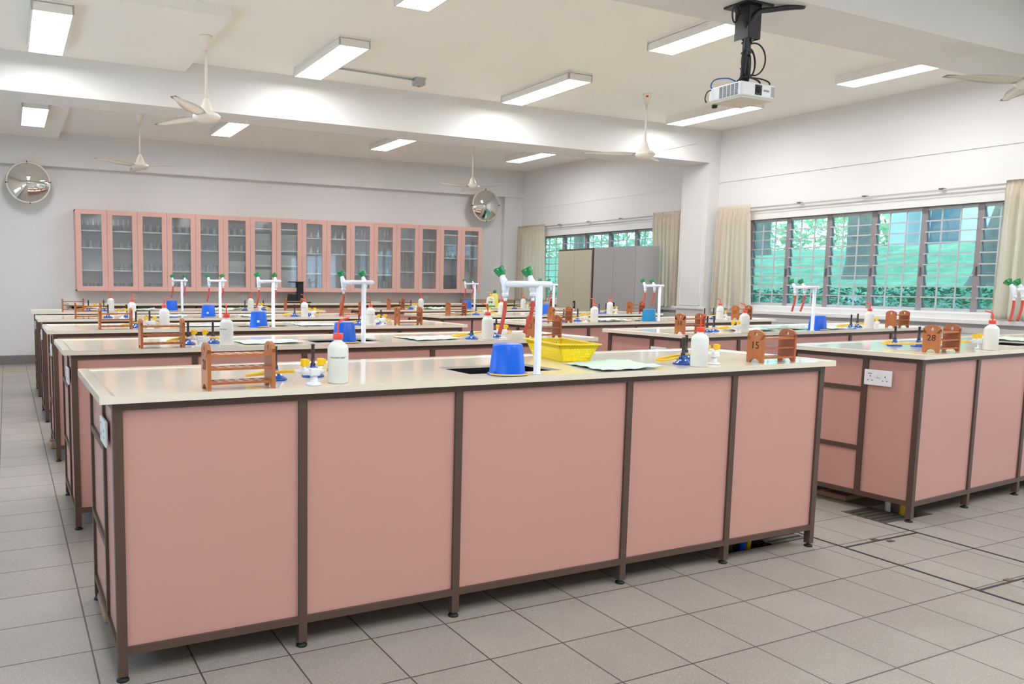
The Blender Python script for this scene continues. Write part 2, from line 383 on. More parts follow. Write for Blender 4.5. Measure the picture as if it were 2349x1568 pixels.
for n, (a, b_, c, d) in enumerate(wl_+[(-4.4, .3, 1.015, 2.13)]):
    x = LX-.1 if n < 3 else WX+.1
    q = MB(); q.box(x-.02, x+.02, a, b_, c, c+.04).box(x-.02, x+.02, a, b_, d-.04, d)
    k = int((b_-a)/.8)
    for i in range(k+1):
        y = a+(b_-a)*i/k; q.box(x-.02, x+.02, max(a, y-.02), min(b_, y+.02), c, d)
    struct(q.build('window_%d' % (3+n), 'alu'))

# curtain rails and curtains
def rail(y0, y1, z, name, lab):
    r = empty(name, (WX-.05, y0, z))
    MB().cyl((0, 0, 0), (0, y1-y0, 0), .008).cyl((-.02, 0, -.012), (-.02, y1-y0, -.012), .004).build('rail', 'alu', r)
    n = 5
    for i in range(n):
        y = (y1-y0)*(i+.5)/n; MB().box(-.022, .0495, y-.02, y+.02, .006, .016).build('bracket', 'alud', r)
    tag(r, lab, 'curtain rail', 'curtain rails above the windows')
rail(1.42, 5.54, 2.285, 'curtain_rail', 'thin grey curtain rail above the near large window')
rail(6.3, 10.15, 2.305, 'curtain_rail', 'thin grey curtain rail above the far window behind the cabinets')
def curtain(yt0, yt1, yb0, yb1, zt, zb, folds, lab, seed=0):
    rnd = random.Random(seed); nU, nV = folds*10, 26; b = MB(); g = []
    ph = [rnd.uniform(-.6, .6) for _ in range(folds+1)]
    for j in range(nV+1):
        v = j/nV; row = []; s = min(1, max(0, (v-.07)/.93)); s = s**.8
        for i in range(nU+1):
            u = i/nU; k = u*folds; pv = ph[int(min(k, folds-1e-6))]
            y = (yt0+(yt1-yt0)*u)*(1-s)+(yb0+(yb1-yb0)*u)*s
            if v < .055: a = .016*math.sin(2*PI*k*2.1)
            elif v < .085: a = .006*math.sin(2*PI*k)
            else: a = (.020+.024*s)*math.sin(2*PI*k+pv*s*1.5)+.009*math.sin(2*PI*k*2.3+pv*3)
            row.append(b.bm.verts.new((WX-.105-a-.005*s, y+.006*math.sin(2*PI*k*1.3+v*4)*s, zt+(zb-zt)*v+.006*math.sin(k*5)*s)))
        g.append(row)
    for j in range(nV):
        for i in range(nU):
            f = b.bm.faces.new((g[j][i], g[j][i+1], g[j+1][i+1], g[j+1][i])); f.smooth = True
    bmesh.ops.solidify(b.bm, geom=b.bm.faces[:], thickness=.002)
    o = b.build('curtain', 'curtain'); tag(o, lab, 'curtain')
curtain(4.97, 5.50, 4.90, 5.52, 2.33, .95, 7, 'cream pleated curtain between the wall pillar and the near window', 1)
curtain(1.20, 2.04, 1.15, 2.06, 2.31, .96, 9, 'cream pleated curtain at the right end of the near window', 2)
curtain(9.34, 10.17, 9.26, 10.19, 2.34, .95, 8, 'cream pleated curtain at the far corner beside the white glassware cabinets wall', 3)
curtain(6.12, 6.70, 6.08, 6.60, 2.34, .95, 7, 'cream pleated curtain hanging behind the tall grey steel cabinet', 4)

# ================================================================== CEILING LAMPS, FANS, SENSOR
def lamp_fn():
    r = empty('ceiling_lamp')
    b = MB(); b.box(-.148, .148, -.60, .60, -.028, 0); b.box(-.148, -.134, -.60, .60, -.088, -.02); b.box(.134, .148, -.60, .60, -.088, -.02); b.box(-.148, .148, -.60, -.586, -.088, -.02); b.box(-.148, .148, .586, .60, -.088, -.02)
    b.build('lamp_housing', 'whitem', r); MB().box(-.133, .133, -.585, .585, -.087, -.082).build('diffuser', 'lamp', r); return r
lampP = Proto(lamp_fn, 'ceiling lamp')
rows = {'front': (2.42, 'front'), 'middle': (4.68, 'middle'), 'far': (8.22, 'far')}
names = ['leftmost', 'second from the left', 'third from the left', 'rightmost']
for j, (yy, rw) in enumerate([(2.42, 'near'), (4.68, 'middle'), (8.25, 'far')]):
    for i, x in enumerate((.14, 2.575, 5.04, 7.53)):
        if j == 0 and i == 0: pass
        z = 3.285 if (i == 0 and j > 0) else CZ
        lampP((x, yy+(-.05 if j == 1 and i == 0 else 0), z), 0, 'lit white box lamp, %s in the %s row of ceiling lamps' % (names[i], rw), 'ceiling lamps')
for yy in (-1.7, -4.2+1.6-2.0+.2):  # unseen lamp rows added behind the viewpoint for illumination
    for i, x in enumerate((.14, 2.575, 5.04, 7.53)):
        lampP((x, yy if yy > -3 else -2.9, CZ), 0, 'unseen white box lamp added on the ceiling behind the viewpoint', 'added unseen lamps behind the viewpoint')
def fan_fn():
    r = empty('ceiling_fan')
    MB().lathe([(.006, -.115), (.02, -.11), (.055, -.01), (.058, 0)], 20).build('canopy', 'fan', r)
    MB().cyl((0, 0, -.53), (0, 0, -.1), .011, 12).build('down_rod', 'fan', r)
    MB().lathe([(.013, -.50), (.024, -.52), (.046, -.575), (.060, -.612), (.066, -.618), (.100, -.632), (.118, -.652), (.118, -.662), (.098, -.685), (.055, -.702), (.0, -.706)], 28).build('motor', 'fan', r)
    for k in range(3):
        a = 2*PI*k/3; b = MB(); n = 10; top = []
        for i in range(n+1):
            t = i/n; x = .10+.60*t; w = (.03+.035*math.sin(PI*min(1, t*1.15+.08)))*(1 if t < .93 else .75)
            tw = math.radians(13*(1-.5*t)); z = -.655+.01*t
            top.append([b.bm.verts.new(Matrix.Rotation(a, 3, 'Z') @ Vector((x, s*w*math.cos(tw)+.012*t, z+s*w*math.sin(tw)))) for s in (-1, 0, 1)])
        for p, q in zip(top, top[1:]):
            for c in range(2): f = b.bm.faces.new((p[c], p[c+1], q[c+1], q[c])); f.smooth = True
        bmesh.ops.solidify(b.bm, geom=b.bm.faces[:], thickness=.004); b.build('fan_blade', 'fan', r)
    return r
fanP = Proto(fan_fn, 'ceiling fan')
for x, y, z, rz, lab in ((1.342, 4.376, 3.285, -5, 'white three-bladed fan hanging before the cross beam, upper left'), (1.387, 8.32, CZ, -29, 'white three-bladed fan behind the cross beam, in front of the far wall, left'),
                       (6.30, 4.48, CZ, 32, 'white three-bladed fan with red square mark, right of the middle lamps'), (6.257, 8.04, CZ, -49, 'white three-bladed fan just above the right convex mirror'),
                       (6.40, .80, CZ, 40, 'white fan mostly cut off at the right edge of the view')):
    rz = math.radians(rz)
    o = fanP((x, y, z), rz, lab, 'ceiling fans')
    if x == 6.30:
        q = MB().box(-.012, .012, -.049, -.038, -.042, -.018).build('red_mark', 'redink', o); q.rotation_euler = (0, 0, -rz-.75)
b = MB(); b.box(-.055, .055, -.05, .05, -.075, 0, .008); b.box(-.06, .06, -.055, .055, -.012, 0, .003); b.lathe([(.012, -.088), (.018, -.075)], 12)
r = empty('junction_box', (3.73, 5.07, CZ)); b.build('box_body', 'conduit', r)
MB().cyl((-.055, 0, -.02), (-1.13, -.03, -.012), .009).build('conduit_pipe', 'conduit', r); tag(r, 'small grey junction box with thin conduit on the ceiling', 'box')

# ================================================================== PROJECTOR
r = empty('projector', (3.86, 1.09, BZ))
b = MB(); b.box(-.11, .11, -.09, .09, -.012, 0, .003); b.box(-.05, .05, -.052, -.046, -.20, -.01); b.box(.046, .052, -.05, .05, -.20, -.01); b.box(-.052, -.046, -.05, .05, -.20, -.01)
b.build('ceiling_bracket', 'black', r)
MB().cyl((0, 0, -.46), (0, 0, -.01), .024, 18).cyl((0, 0, -.478), (0, 0, -.455), .05, 18, .024).build('pole', 'black', r)
cb = MB()
def loop(c, rx, rz_, tilt, r_=.004, a0=0, a1=2*PI, n=26):
    pts = []
    for i in range(n+1):
        a = a0+(a1-a0)*i/n; p = Vector((rx*math.cos(a), 0, rz_*math.sin(a))); p = Matrix.Rotation(tilt, 3, 'Z') @ p; pts.append(Vector(c)+p)
    return pts
cb.tube(smooth_path([(.30, -.14, .0), (.22, -.12, -.01), (.10, -.08, -.03), (.0, -.06, -.06), (-.035, -.035, -.16), (-.032, -.02, -.30), (-.02, 0, -.42)], 8), .016, 10)
cb.tube(loop((.0, -.02, -.335), .075, .085, .2), .0055); cb.tube(loop((.045, -.02, -.31), .075, .095, -.3), .0045); cb.tube(loop((-.01, -.03, -.37), .05, .075, .9), .005)
cb.tube(loop((.01, -.03, -.445), .10, .022, .1), .0055); cb.tube(loop((.03, -.04, -.455), .115, .03, -.2), .0045)
cb.tube(loop((-.135, -.02, -.075), .035, .045, .3), .005); cb.tube(loop((-.115, -.02, -.045), .02, .025, 0), .004)
cb.tube(smooth_path([(-.1, -.03, -.07), (-.07, -.03, -.10), (-.03, -.03, -.17)]), .008)
for z in (-.19, -.21, -.27, -.36): cb.lathe([(.031, z), (.031, z-.006)], 14)
cb.build('cable_bundle', 'black', r)
pr = r
def pchild(bm_, name, m, par=None):
    o = bm_.build(name, m, par or pr); return o
PRZ = math.radians(2)
body = MB().box(-.14, .14, -.12, .12, -.04, .042, .010).build('projector_body', 'white', r); body.location = (3.826-3.86, 1.08-1.09, 2.408-BZ)
b = MB(); b.box(-.132, .132, -.112, .112, -.052, -.038, .008); b.lathe([(.055, -.058), (.062, -.05)], 24, Matrix.Translation((-.05, .02, 0))); b.build('base_plate', 'pbottom', body)
MB().box(-.028, .028, -.123, -.1195, -.028, .030, .0015).build('lens_frame', 'black', body)
MB().cyl((-.004, -.12, .001), (-.004, -.1255, .001), .019, 20).build('lens', 'lens', body)
b = MB()
for k in range(5):
    for j in range(9): b.box(-.1415, -.1395, -.095+.028*k, -.095+.028*k+.022, -.012+j*.0052, -.012+j*.0052+.0025)
    for j in range(4): b.box(-.1415, -.1395, -.095+.028*k, -.095+.028*k+.022, -.032+j*.0048, -.032+j*.0048+.0024)
b.build('vent_slots', 'gink', body)
text_obj('brand_lettering', text_bm('EPSON', .015, (-1, 0, 0), (0, 0, -1), (.068, -.1206, .002)), 'gink', body)
b = MB()
for k in range(4):
    for j in range(9): b.box(.108+k*.0075, .112+k*.0075, -.1212, -.1195, -.028+j*.0065, -.0245+j*.0065)
b.build('side_vents', 'gink', body)
MB().box(-.125, -.09, .075, .098, -.0535, -.051).build('green_sticker', 'gsticker', body)
MB().lathe([(.014, -.066), (.018, -.05), (.012, -.04)], 14, Matrix.Translation((-.08, .125, 0))).build('foot', 'black', body)
MB().tube(smooth_path([(-.10, .10, .035), (-.135, .11, .05), (-.14, .08, .085), (-.09, .03, .09), (-.05, 0, .07)]), .004).build('blue_cable', 'bcable', body)
MB().tube(smooth_path([(-.145, .10, .03), (-.165, .11, .015), (-.168, .12, -.02), (-.15, .125, -.04)]), .0035).build('black_cable', 'black', body)
tag(r, 'white projector hanging from the ceiling beam on a black pole with looped cables', 'projector')

# ================================================================== CONVEX MIRRORS
def mirror_fn():
    r = empty('convex_mirror'); R_ = .287; s = .42
    prof = []
    RR = (R_*R_+.11*.11)/(2*.11)
    for i in range(13):
        a = i/12; rad = R_*(1-a); z = .11-(RR-math.sqrt(RR*RR-rad*rad)); prof.append((rad, z))
    Mx = Matrix.Rotation(PI/2, 4, 'X')
    MB().lathe(prof, 48, Mx, capt=False, capb=False).build('mirror_dome', 'mirror', r)
    MB().lathe([(R_-.004, -.012), (R_+.008, -.008), (R_+.01, .004), (R_-.002, .01)], 48, Mx).build('rim', 'rim', r)
    b = MB()
    for k in range(4):
        a = PI/2*k+.05; b.box(*(lambda x, z: (x-.008, x+.008, -.02, .012, z-.008, z+.008))((R_+.004)*math.cos(a), (R_+.004)*math.sin(a)))
    b.build('rim_clips', 'black', r)
    MB().cyl((0, .012, 0), (0, .24, -.0), .02).box(-.06, .06, .235, .2525, -.07, .07).build('wall_arm', 'conduit', r)
    return r
mp = Proto(mirror_fn, 'mirror')
mp((.10, BW-.252, 2.62), 0, 'round convex safety mirror at the far left, above floor aisle', 'convex mirrors')
o = mp((7.80, BW-.252, 2.69), 0, 'round convex safety mirror above the right end of the pink glassware cabinets', 'convex mirrors')

# ================================================================== WALL CABINETS (eight double units)
CX0, CZ0, CZ1, CYF = .705, 1.085, 2.275, BW-.34
DW = (7.678-.705)/16
shelf_frac = [(.253, .465, .743)]*3+[(.148, .44, .647)]+[(.252, .463, .742)]*2+[(.214, .392, .695), (.128, .275, .475)]
MB_pl = None
for u in range(8):
    r = empty('wall_cabinet', (CX0+u*2*DW, CYF, CZ0)); w = 2*DW; h = CZ1-CZ0; d = BW-CYF-.072*0
    b = MB(); b.box(.001, .018, .02, d, 0, h).box(w-.018, w-.001, .02, d, 0, h).box(.001, w-.001, .02, d, 0, .018).box(.001, w-.001, .02, d, h-.018, h).box(.018, w-.018, d-.012, d-.001, .018, h-.018)
    b.build('carcass', 'pinkcab', r)
    MB().box(.0185, w-.0185, d-.016, d-.0125, .0185, h-.0185).build('back_panel', 'interior', r)
    MB().box(w/2-.006, w/2+.006, .03, d-.017, .0185, h-.0185).build('divider', 'interior', r)
    for f in shelf_frac[u]:
        z = h*(1-f); MB().box(.0185, w-.0185, .05, d-.017, z-.012, z+.006).build('shelf', 'shelf', r)
    for k in range(2):
        x0 = k*DW+.0015; x1 = (k+1)*DW-.0015; s = .075; bt = .07
        b = MB(); b.box(x0, x0+s, 0, .02, .002, h-.002).box(x1-s, x1, 0, .02, .002, h-.002).box(x0+s, x1-s, 0, .02, .002, bt).box(x0+s, x1-s, 0, .02, h-bt, h-.002)
        dr = b.build('door', 'pinkcab', r); MB().box(x0+s, x1-s, .010, .013, bt, h-bt).build('glass_pane', 'pane', dr)
    nm = ['leftmost', 'second from left', 'third from left', 'fourth from left, full of white baskets', 'fifth from left', 'sixth from left', 'second from right', 'rightmost'][u]
    tag(r, 'pink two-door glass-fronted wall cabinet, %s' % nm, 'wall cabinet', 'pink wall cabinets')

def beaker_fn():
    return MB().lathe([(.034, 0), (.036, .004), (.036, .095), (.039, .10), (.0345, .099), (.0335, .006)], 14, capt=False).build('glass_beaker', 'glassw')
def flask_fn():
    return MB().lathe([(.034, 0), (.038, .006), (.034, .03), (.014, .085), (.013, .125), (.016, .13), (.012, .129), (.012, .085)], 14, capt=False).build('conical_flask', 'glassw')
def cylg_fn():
    return MB().lathe([(.028, 0), (.028, .006), (.013, .01), (.013, .20), (.016, .204), (.0115, .203)], 12, capt=False).build('measuring_cylinder', 'glassw')
def wbasket_fn():
    b = MB(); w, d, h = .29, .22, .082
    for k in range(8):
        z = .004+k*(h-.012)/7; t = .0035 if k < 7 else .007; e = .008*(z/h)
        b.box(-w/2-e, w/2+e, -d/2-e, -d/2-e+.003, z, z+t); b.box(-w/2-e, w/2+e, d/2+e-.003, d/2+e, z, z+t)
        b.box(-w/2-e, -w/2-e+.003, -d/2-e, d/2+e, z, z+t); b.box(w/2+e-.003, w/2+e, -d/2-e, d/2+e, z, z+t)
    for k in range(22):
        x = -w/2+w*k/21; b.box(x-.0018, x+.0018, -d/2-.003, -d/2, 0, h); b.box(x-.0018, x+.0018, d/2, d/2+.003, 0, h)
    b.box(-w/2, w/2, -d/2, d/2, 0, .003); return b.build('storage_basket', 'bwhite')
def burette_fn():
    return MB().lathe([(.006, 0), (.011, .02), (.011, .33), (.013, .335)], 8).build('glass_tube', 'tan')
def wire_fn():
    b = MB()
    for k in range(9):
        z = .01+k*.033
        for x in (-.045, -.015, .015, .045): b.box(x-.003, x+.003, -.1, .1, z, z+.014)
        b.box(-.05, .05, -.102, -.098, z, z+.004); b.box(-.05, .05, -.102, -.098, z+.012, z+.016)
    b.box(-.05, .05, .0, .1, 0, .30); return b.build('wire_rack_stack', 'dpur')
bk, fl, cy, wb, bu, wr = (Proto(f, c) for f, c in ((beaker_fn, 'beaker'), (flask_fn, 'flask'), (cylg_fn, 'measuring cylinder'), (wbasket_fn, 'basket'), (burette_fn, 'glass tube'), (wire_fn, 'rack')))
ords = ['first', 'second', 'third', 'fourth', 'fifth', 'sixth', 'seventh', 'eighth', 'ninth', 'tenth', 'eleventh', 'twelfth', 'thirteenth', 'fourteenth', 'fifteenth', 'sixteenth']
shn = ['top shelf', 'second shelf', 'third shelf', 'bottom']
def levels(door):
    h = CZ1-CZ0; return [CZ0+h*(1-f)+.0065 for f in shelf_frac[door//2]]+[CZ0+.0185]
plan = {0: 'c b - b', 1: 'c b b b', 2: 'b b b b', 3: 'b b b b', 4: 'b b b -', 5: 'b b - -', 8: 'f f f f', 9: 'f f f f', 10: 'c - f -', 11: 'c f f c', 14: '- - f -'}
for dn, s in plan.items():
    for lv, ch in enumerate(s.split()):
        if ch == '-': continue
        P = {'b': bk, 'f': fl, 'c': cy}[ch]; kind = {'b': 'clear glass beaker', 'f': 'clear conical flask', 'c': 'tall clear measuring cylinder'}[ch]
        n = 3 if ch != 'c' else 4
        for i in range(n):
            x = CX0+dn*DW+.105+(DW-.21)*i/(n-1); z = levels(dn)[lv]
            sc = 1.0 if ch != 'c' else .85
            o = P((x, CYF+.12+(.03 if i % 2 else 0), z), 0, '%s in a row on the %s behind the %s glass door' % (kind, shn[lv], ords[dn]), '%ss, %s, %s door' % (kind, shn[lv], ords[dn]))
            if sc != 1: o.scale = (1, 1, sc)
for dn, st in ((4, (0, 0, 0, 1)), (5, (0, 0, 2, 1)), (6, (0, 3, 2, 4)), (7, (0, 3, 2, 4))):
    for lv, n in enumerate(st):
        z = levels(dn)[lv]
        step = .086
        for k in range(n):
            pos = 'only one' if n == 1 else ('topmost' if k == n-1 else ('lowest' if k == 0 else ords[k]+' from below'))
            wb((CX0+dn*DW+DW/2-.008*((k*7+dn) % 3), CYF+.17, z+k*step), 0, 'white slatted basket, %s behind the %s glass door, %s of stack' % (shn[lv], ords[dn], pos), 'white storage baskets')
for dn in (12, 13):
    for i in range(8):
        bu((CX0+dn*DW+.085+(DW-.17)*i/7, CYF+.1+.02*(i % 2), levels(dn)[2]), 0, 'brownish upright glass tube in the bundle on the third shelf behind the %s glass door' % ords[dn], 'upright tubes behind the %s door' % ords[dn])
o = bu((CX0+12*DW+.21, CYF+.1, levels(12)[3]), 0, 'single upright burette at the bottom behind the thirteenth glass door'); o.scale = (.6, .6, 1)
for i in range(3):
    wr((CX0+14*DW+.115+i*.105, CYF+.17, levels(14)[3]), 0, 'dark purple wire rack stack, %s at the bottom behind the fifteenth glass door' % ['left', 'middle', 'right'][i], 'dark wire racks')

# ================================================================== BACK COUNTER
KX0 = .57
KXP = [KX0+.02+.90*k for k in range(9)]
for k in range(9):
    x0 = KX0+.04+.885*k-(.0); w = .885
    r = empty('base_cupboard', (x0, 9.72, 0))
    b = MB(); b.box(0, .03, 0, .03, .03, .862).box(0, w, 0, .03, .835, .862).box(0, w, 0, .03, .09, .115).box(0, .03, .03, .55, .835, .862); b.build('frame', 'brown', r)
    MB().box(.002, w-.001, .035, .55, .1, .855).build('carcass', 'pink', r)
    for j in range(2):
        xa = .034+j*(w-.03)/2; d_ = MB().box(xa, xa+(w-.03)/2-.005, .008, .034, .118, .832).build('door', 'pink', r)
        MB().box(xa+.10, xa+.32, .0065, .008, .80, .822).build('yellow_label', 'ylab', d_)
    for fx in (.02,): MB().cyl((fx, .05, 0), (fx, .05, .1), .012).cyl((fx, .5, 0), (fx, .5, .1), .012).cyl((w-.04, .05, 0), (w-.04, .05, .1), .012).build('feet', 'black', r)
    tag(r, 'pink base cupboard with yellow label strips under the far counter, %s from the left' % ords[k], 'cupboard', 'cupboards under the far counter')
r = empty('wall_counter', (0, 0, 0)); MB().box(KX0, 8.60, 9.69, BW-.001, .875, H, .003).build('worktop', 'top', r); MB().box(KX0+.02, 8.58, 9.70, 9.75, .8625, .8745).build('rail', 'brown', r)
tag(r, 'long cream counter top along the far wall', 'worktop')
# visualiser
r = empty('document_camera', (4.12, 9.93, H))
MB().box(-.17, .12, -.12, .12, 0, .02, .005).build('base', 'black', r); MB().box(-.02, .085, -.01, .07, .02, .335, .006).build('column', 'black', r)
MB().box(-.155, .085, -.035, .065, .335, .352, .004).build('camera_arm', 'black', r)
MB().prism([(-.185, .0), (-.05, 0), (-.05, .12), (-.17, .13)], (0, -.02, .02), (1, 0, 0), (0, 0, 1), (0, .06, 0)).build('side_lamp', 'black', r)
MB().box(.14, .20, -.08, -.04, 0, .018, .004).build('switch_pad', 'black', r)
tag(r, 'black document camera with tall column standing on the far counter', 'document camera')
def cloth(corners, name, m, lab, seed=0, z=H, amp=.004, group=None):
    rnd = random.Random(seed); b = MB(); n = 14; g = []
    a, c, d, e = [Vector((p[0], p[1], 0)) for p in corners]; ph = [rnd.uniform(0, 6) for _ in range(5)]
    for j in range(n+1):
        row = []
        for i in range(n+1):
            u, v = i/n, j/n; p = a*(1-u)*(1-v)+c*u*(1-v)+d*u*v+e*(1-u)*v
            hgt = amp*(1+math.sin(5*u+ph[0]+2*v))*.5+amp*.7*(1+math.sin(9*v+ph[1]-3*u))*.5
            if j in (0, n) or i in (0, n):
                hgt += amp*.35*(1+math.sin(22*(u+v)+ph[2])); wob = .004*math.sin(17*(u-v)+ph[3]); p = p+Vector((wob, wob*.6, 0))
            row.append(b.bm.verts.new((p.x, p.y, z+.0035+hgt)))
        g.append(row)
    for j in range(n):
        for i in range(n): f = b.bm.faces.new((g[j][i], g[j][i+1], g[j+1][i+1], g[j+1][i])); f.smooth = True
    bmesh.ops.recalc_face_normals(b.bm, faces=b.bm.faces); bmesh.ops.solidify(b.bm, geom=b.bm.faces[:], thickness=.002)
    o = b.build(name, m); tag(o, lab, 'cloth', group); return o
cloth([(5.95, 9.95), (6.40, 9.85), (6.50, 10.05), (6.05, 10.1)], 'cleaning_cloth', 'pinkcloth', 'pink cloth lying flat on the far counter', 3, amp=.012)
cloth([(5.3, 9.85), (5.6, 9.85), (5.6, 10.05), (5.3, 10.05)], 'cleaning_cloth', 'cloth', 'pale green cloth lying flat on the far counter left of the pink one', 4, amp=.01)
b = MB(); b.box(0, 1.0, 0, .012, 0, .06).box(0, 1.0, .33, .342, 0, .06).box(0, .012, .012, .33, 0, .06).box(.988, 1.0, .012, .33, 0, .06).box(.012, .988, .012, .33, 0, .01)
o = b.build('wooden_tray', 'board'); o.location = (7.35, 9.80, H+.0005); tag(o, 'long shallow brown wooden tray at the right end of the far counter', 'tray')
def socket(parent, o_, r_, n_, name='power_socket', part=True):
    """double socket, built in a local frame: r_ to the right, z up, n_ outwards, o_ the lower left corner"""
    R3, N3 = Vector(r_), Vector(n_); q = Matrix((R3, Vector((0, 0, 1)), N3)).transposed().to_4x4(); T = Matrix.Translation(o_) @ q
    def tr(b): b.bm.transform(T); return b
    p = tr(MB().box(0, .146, 0, .086, 0, .010, .004)).build(name, 'white', parent)
    b = MB()
    for cx in (.034, .112):
        b.box(cx-.002, cx+.002, .047, .055, .0095, .0106)
        for dx in (-.011, .011): b.box(cx+dx-.0032, cx+dx+.0032, .027, .031, .0095, .0106)
    tr(b).build('socket_holes', 'black', p)
    tr(MB().box(.062, .0725, .044, .063, .0095, .014, .001).box(.0735, .084, .044, .063, .0095, .014, .001)).build('switch', 'white', p)
    b = MB(); 
    for k in range(4): b.box(.020+.0055*k, .0245+.0055*k, .063, .067, .0098, .0104)
    tr(b).build('printed_mark', 'gink', p)
    return p
for i, x in enumerate((1.55, 3.285, 5.06, 6.68)):
    o = socket(None, (x-.073, BW-.001, .955), (1, 0, 0), (0, -1, 0)); 
    tag(o, 'double wall socket under the pink wall cabinets, %s from the left' % ords[i], 'socket', 'sockets on the far wall')
o = socket(None, (WX-.0205, 2.9, .685), (0, -1, 0), (-1, 0, 0)); tag(o, 'white double socket on the wall below the near window', 'socket')

# ================================================================== TALL CABINETS
def tall(y0, y1, m, lab, top):
    r = empty('steel_cupboard', (8.05, y0, 0)); w = y1-y0; D_ = .46
    MB().box(.02, D_, 0, w, .0, 1.83, .003).build('carcass', m if not top else 'dbrown', r)
    for k in range(2):
        a = .018+k*(w-.036)/2; d_ = MB().box(0, .0195, a+.002, a+(w-.036)/2-.002, .06, 1.80, .002).build('door', m, r)
        if k == 0:
            yy = a+(w-.036)/2-.034
            MB().box(-.008, 0.0, yy-.026, yy+.026, .875, .995, .003).build('handle_plate', 'black', d_)
            MB().box(-.013, -.008, yy-.005, yy+.005, .90, .97, .002).build('lever', 'white', d_)
    return tag(r, lab, 'cupboard')
c1 = tall(6.42, 7.34, 'steel', 'tall grey steel two-door cupboard standing in front of the far window', False)
c2 = tall(7.36, 8.22, 'beige', 'tall beige steel two-door cupboard left of the grey one', True)

# ================================================================== LAB BENCHES
BLX, BD = 3.30, .785
SX0, SX1, SY0, SY1 = 1.36, 1.80, .135, .40
MULL = [.630, 1.236, 2.050, 2.655]
def bench_fn():
    r = empty('lab_bench'); T = .882; ox, oy, w = .038, .027, .03
    b = MB()
    for q in ((0, SX0, 0, BD), (SX1, BLX, 0, BD), (SX0, SX1, 0, SY0), (SX0, SX1, SY1, BD)): b.box(q[0], q[1], q[2], q[3], T, H)
    b.prism([(0, 0), (.045, 0), (.032, .004), (.006, .004), (0, .001)], (0, 0.0, H), (1, 0, 0), (0, 0, 1), (0, BD, 0))
    b.prism([(0, 0), (.045, 0), (.032, .004), (.006, .004), (0, .001)], (BLX, 0.0, H), (-1, 0, 0), (0, 0, 1), (0, BD, 0))
    b.prism([(0, 0), (.07, 0), (.052, .004), (.006, .004), (0, .001)], (.035, BD, H), (0, -1, 0), (0, 0, 1), (BLX-.07, 0, 0))
    b.build('worktop', 'top', r)
    b = MB(); z0 = .70
    b.box(SX0, SX1, SY0, SY1, z0, z0+.01).box(SX0-.008, SX0, SY0-.008, SY1+.008, z0, T).box(SX1, SX1+.008, SY0-.008, SY1+.008, z0, T).box(SX0, SX1, SY0-.008, SY0, z0, T).box(SX0, SX1, SY1, SY1+.008, z0, T)
    t_ = .003
    b.box(SX0+.0003, SX0+t_, SY0+.0003, SY1-.0003, z0, H-.009).box(SX1-t_, SX1-.0003, SY0+.0003, SY1-.0003, z0, H-.009).box(SX0+.0003, SX1-.0003, SY0+.0003, SY0+t_, z0, H-.009).box(SX0+.0003, SX1-.0003, SY1-t_, SY1-.0003, z0, H-.009)
    b.build('sink_basin', 'basin', r)
    xs = [ox]+MULL+[BLX-ox-w]; b = MB()
    for x in xs:
        for y in (oy, BD-oy-w): b.box(x, x+w, y, y+w, .018, T)
    e = .0006
    for a, c in zip(xs, xs[1:]):
        for y in (oy, BD-oy-w): b.box(a+w, c, y+e, y+w-e, T-.025, T-.0005).box(a+w, c, y+e, y+w-e, .085, .11)
    for x in (ox, BLX-ox-w):
        b.box(x+e, x+w-e, oy+w, BD-oy-w, T-.025, T-.0005).box(x+e, x+w-e, oy+w, BD-oy-w, .085, .11); b.box(x+.0003, x+w-.0003, .305, .335, .11, T-.025)
        b.box(x+e, x+w-e, .335, BD-oy-w, .675, .70).box(x+e, x+w-e, .335, BD-oy-w, .34, .365)
    b.build('frame', 'brown', r)
    for a, c in zip(xs, xs[1:]):
        MB().box(a+w+.0005, c-.0005, oy+.010, oy+.020, .1105, T-.0255).build('panel', 'pink', r)
        MB().box(a+w+.0005, c-.0005, BD-oy-.020, BD-oy-.010, .1105, T-.0255).build('panel', 'pink', r)
    for s, x in ((1, ox+.010), (-1, BLX-ox-.020)):
        for ya, yb, za, zb in ((oy+w, .305, .1105, T-.0255), (.335, BD-oy-w, .1105, .34), (.335, BD-oy-w, .365, .675), (.335, BD-oy-w, .70, T-.0255)):
            MB().box(x, x+.010, ya+.0005, yb-.0005, za+.0005, zb-.0005).build('panel', 'pink', r)
    for x in xs:
        for y in (oy+w/2, BD-oy-w/2):
            MB().lathe([(.018, 0), (.020, .003), (.018, .008), (.008, .011), (.008, .0185)], 14, Matrix.Translation((x+w/2, y, 0))).build('foot', 'rubber', r)
    socket(r, (ox+.002, .328-.01, .716), (0, -1, 0), (-1, 0, 0))
    socket(r, (BLX-ox-.002, .172, .716), (0, 1, 0), (1, 0, 0))
    return r
benchP = Proto(bench_fn, 'laboratory bench')
BEN = {'L1': (0, 0, 0, 'nearest left bench'), 'L2': (0, 1.66, 0, 'second left bench'), 'L3': (0, 3.30, 0, 'third left bench'), 'L4': (0, 4.95, 0, 'fourth left bench'), 'L5': (0, 6.60, 0, 'farthest left bench'),
 'R1': (4.07, .045, 4.2, 'nearest right bench'), 'R2': (4.08, 1.68, 3.5, 'second right bench'), 'R3': (4.0, 3.28, 3, 'third right bench'), 'R4': (3.93, 4.87, 2.5, 'fourth right bench'), 'R5': (3.98, 6.65, 2.5, 'farthest right bench')}
seen = {'L1': 'pink-panelled bench with brown frame filling the foreground', 'R1': 'pink-panelled bench with a white socket on its end, at the right edge'}
for k, (x, y, t, nm) in BEN.items():
    benchP((x, y, 0), math.radians(t), seen.get(k, 'cream-topped pink laboratory bench, the %s counted from the front' % nm), 'laboratory benches')
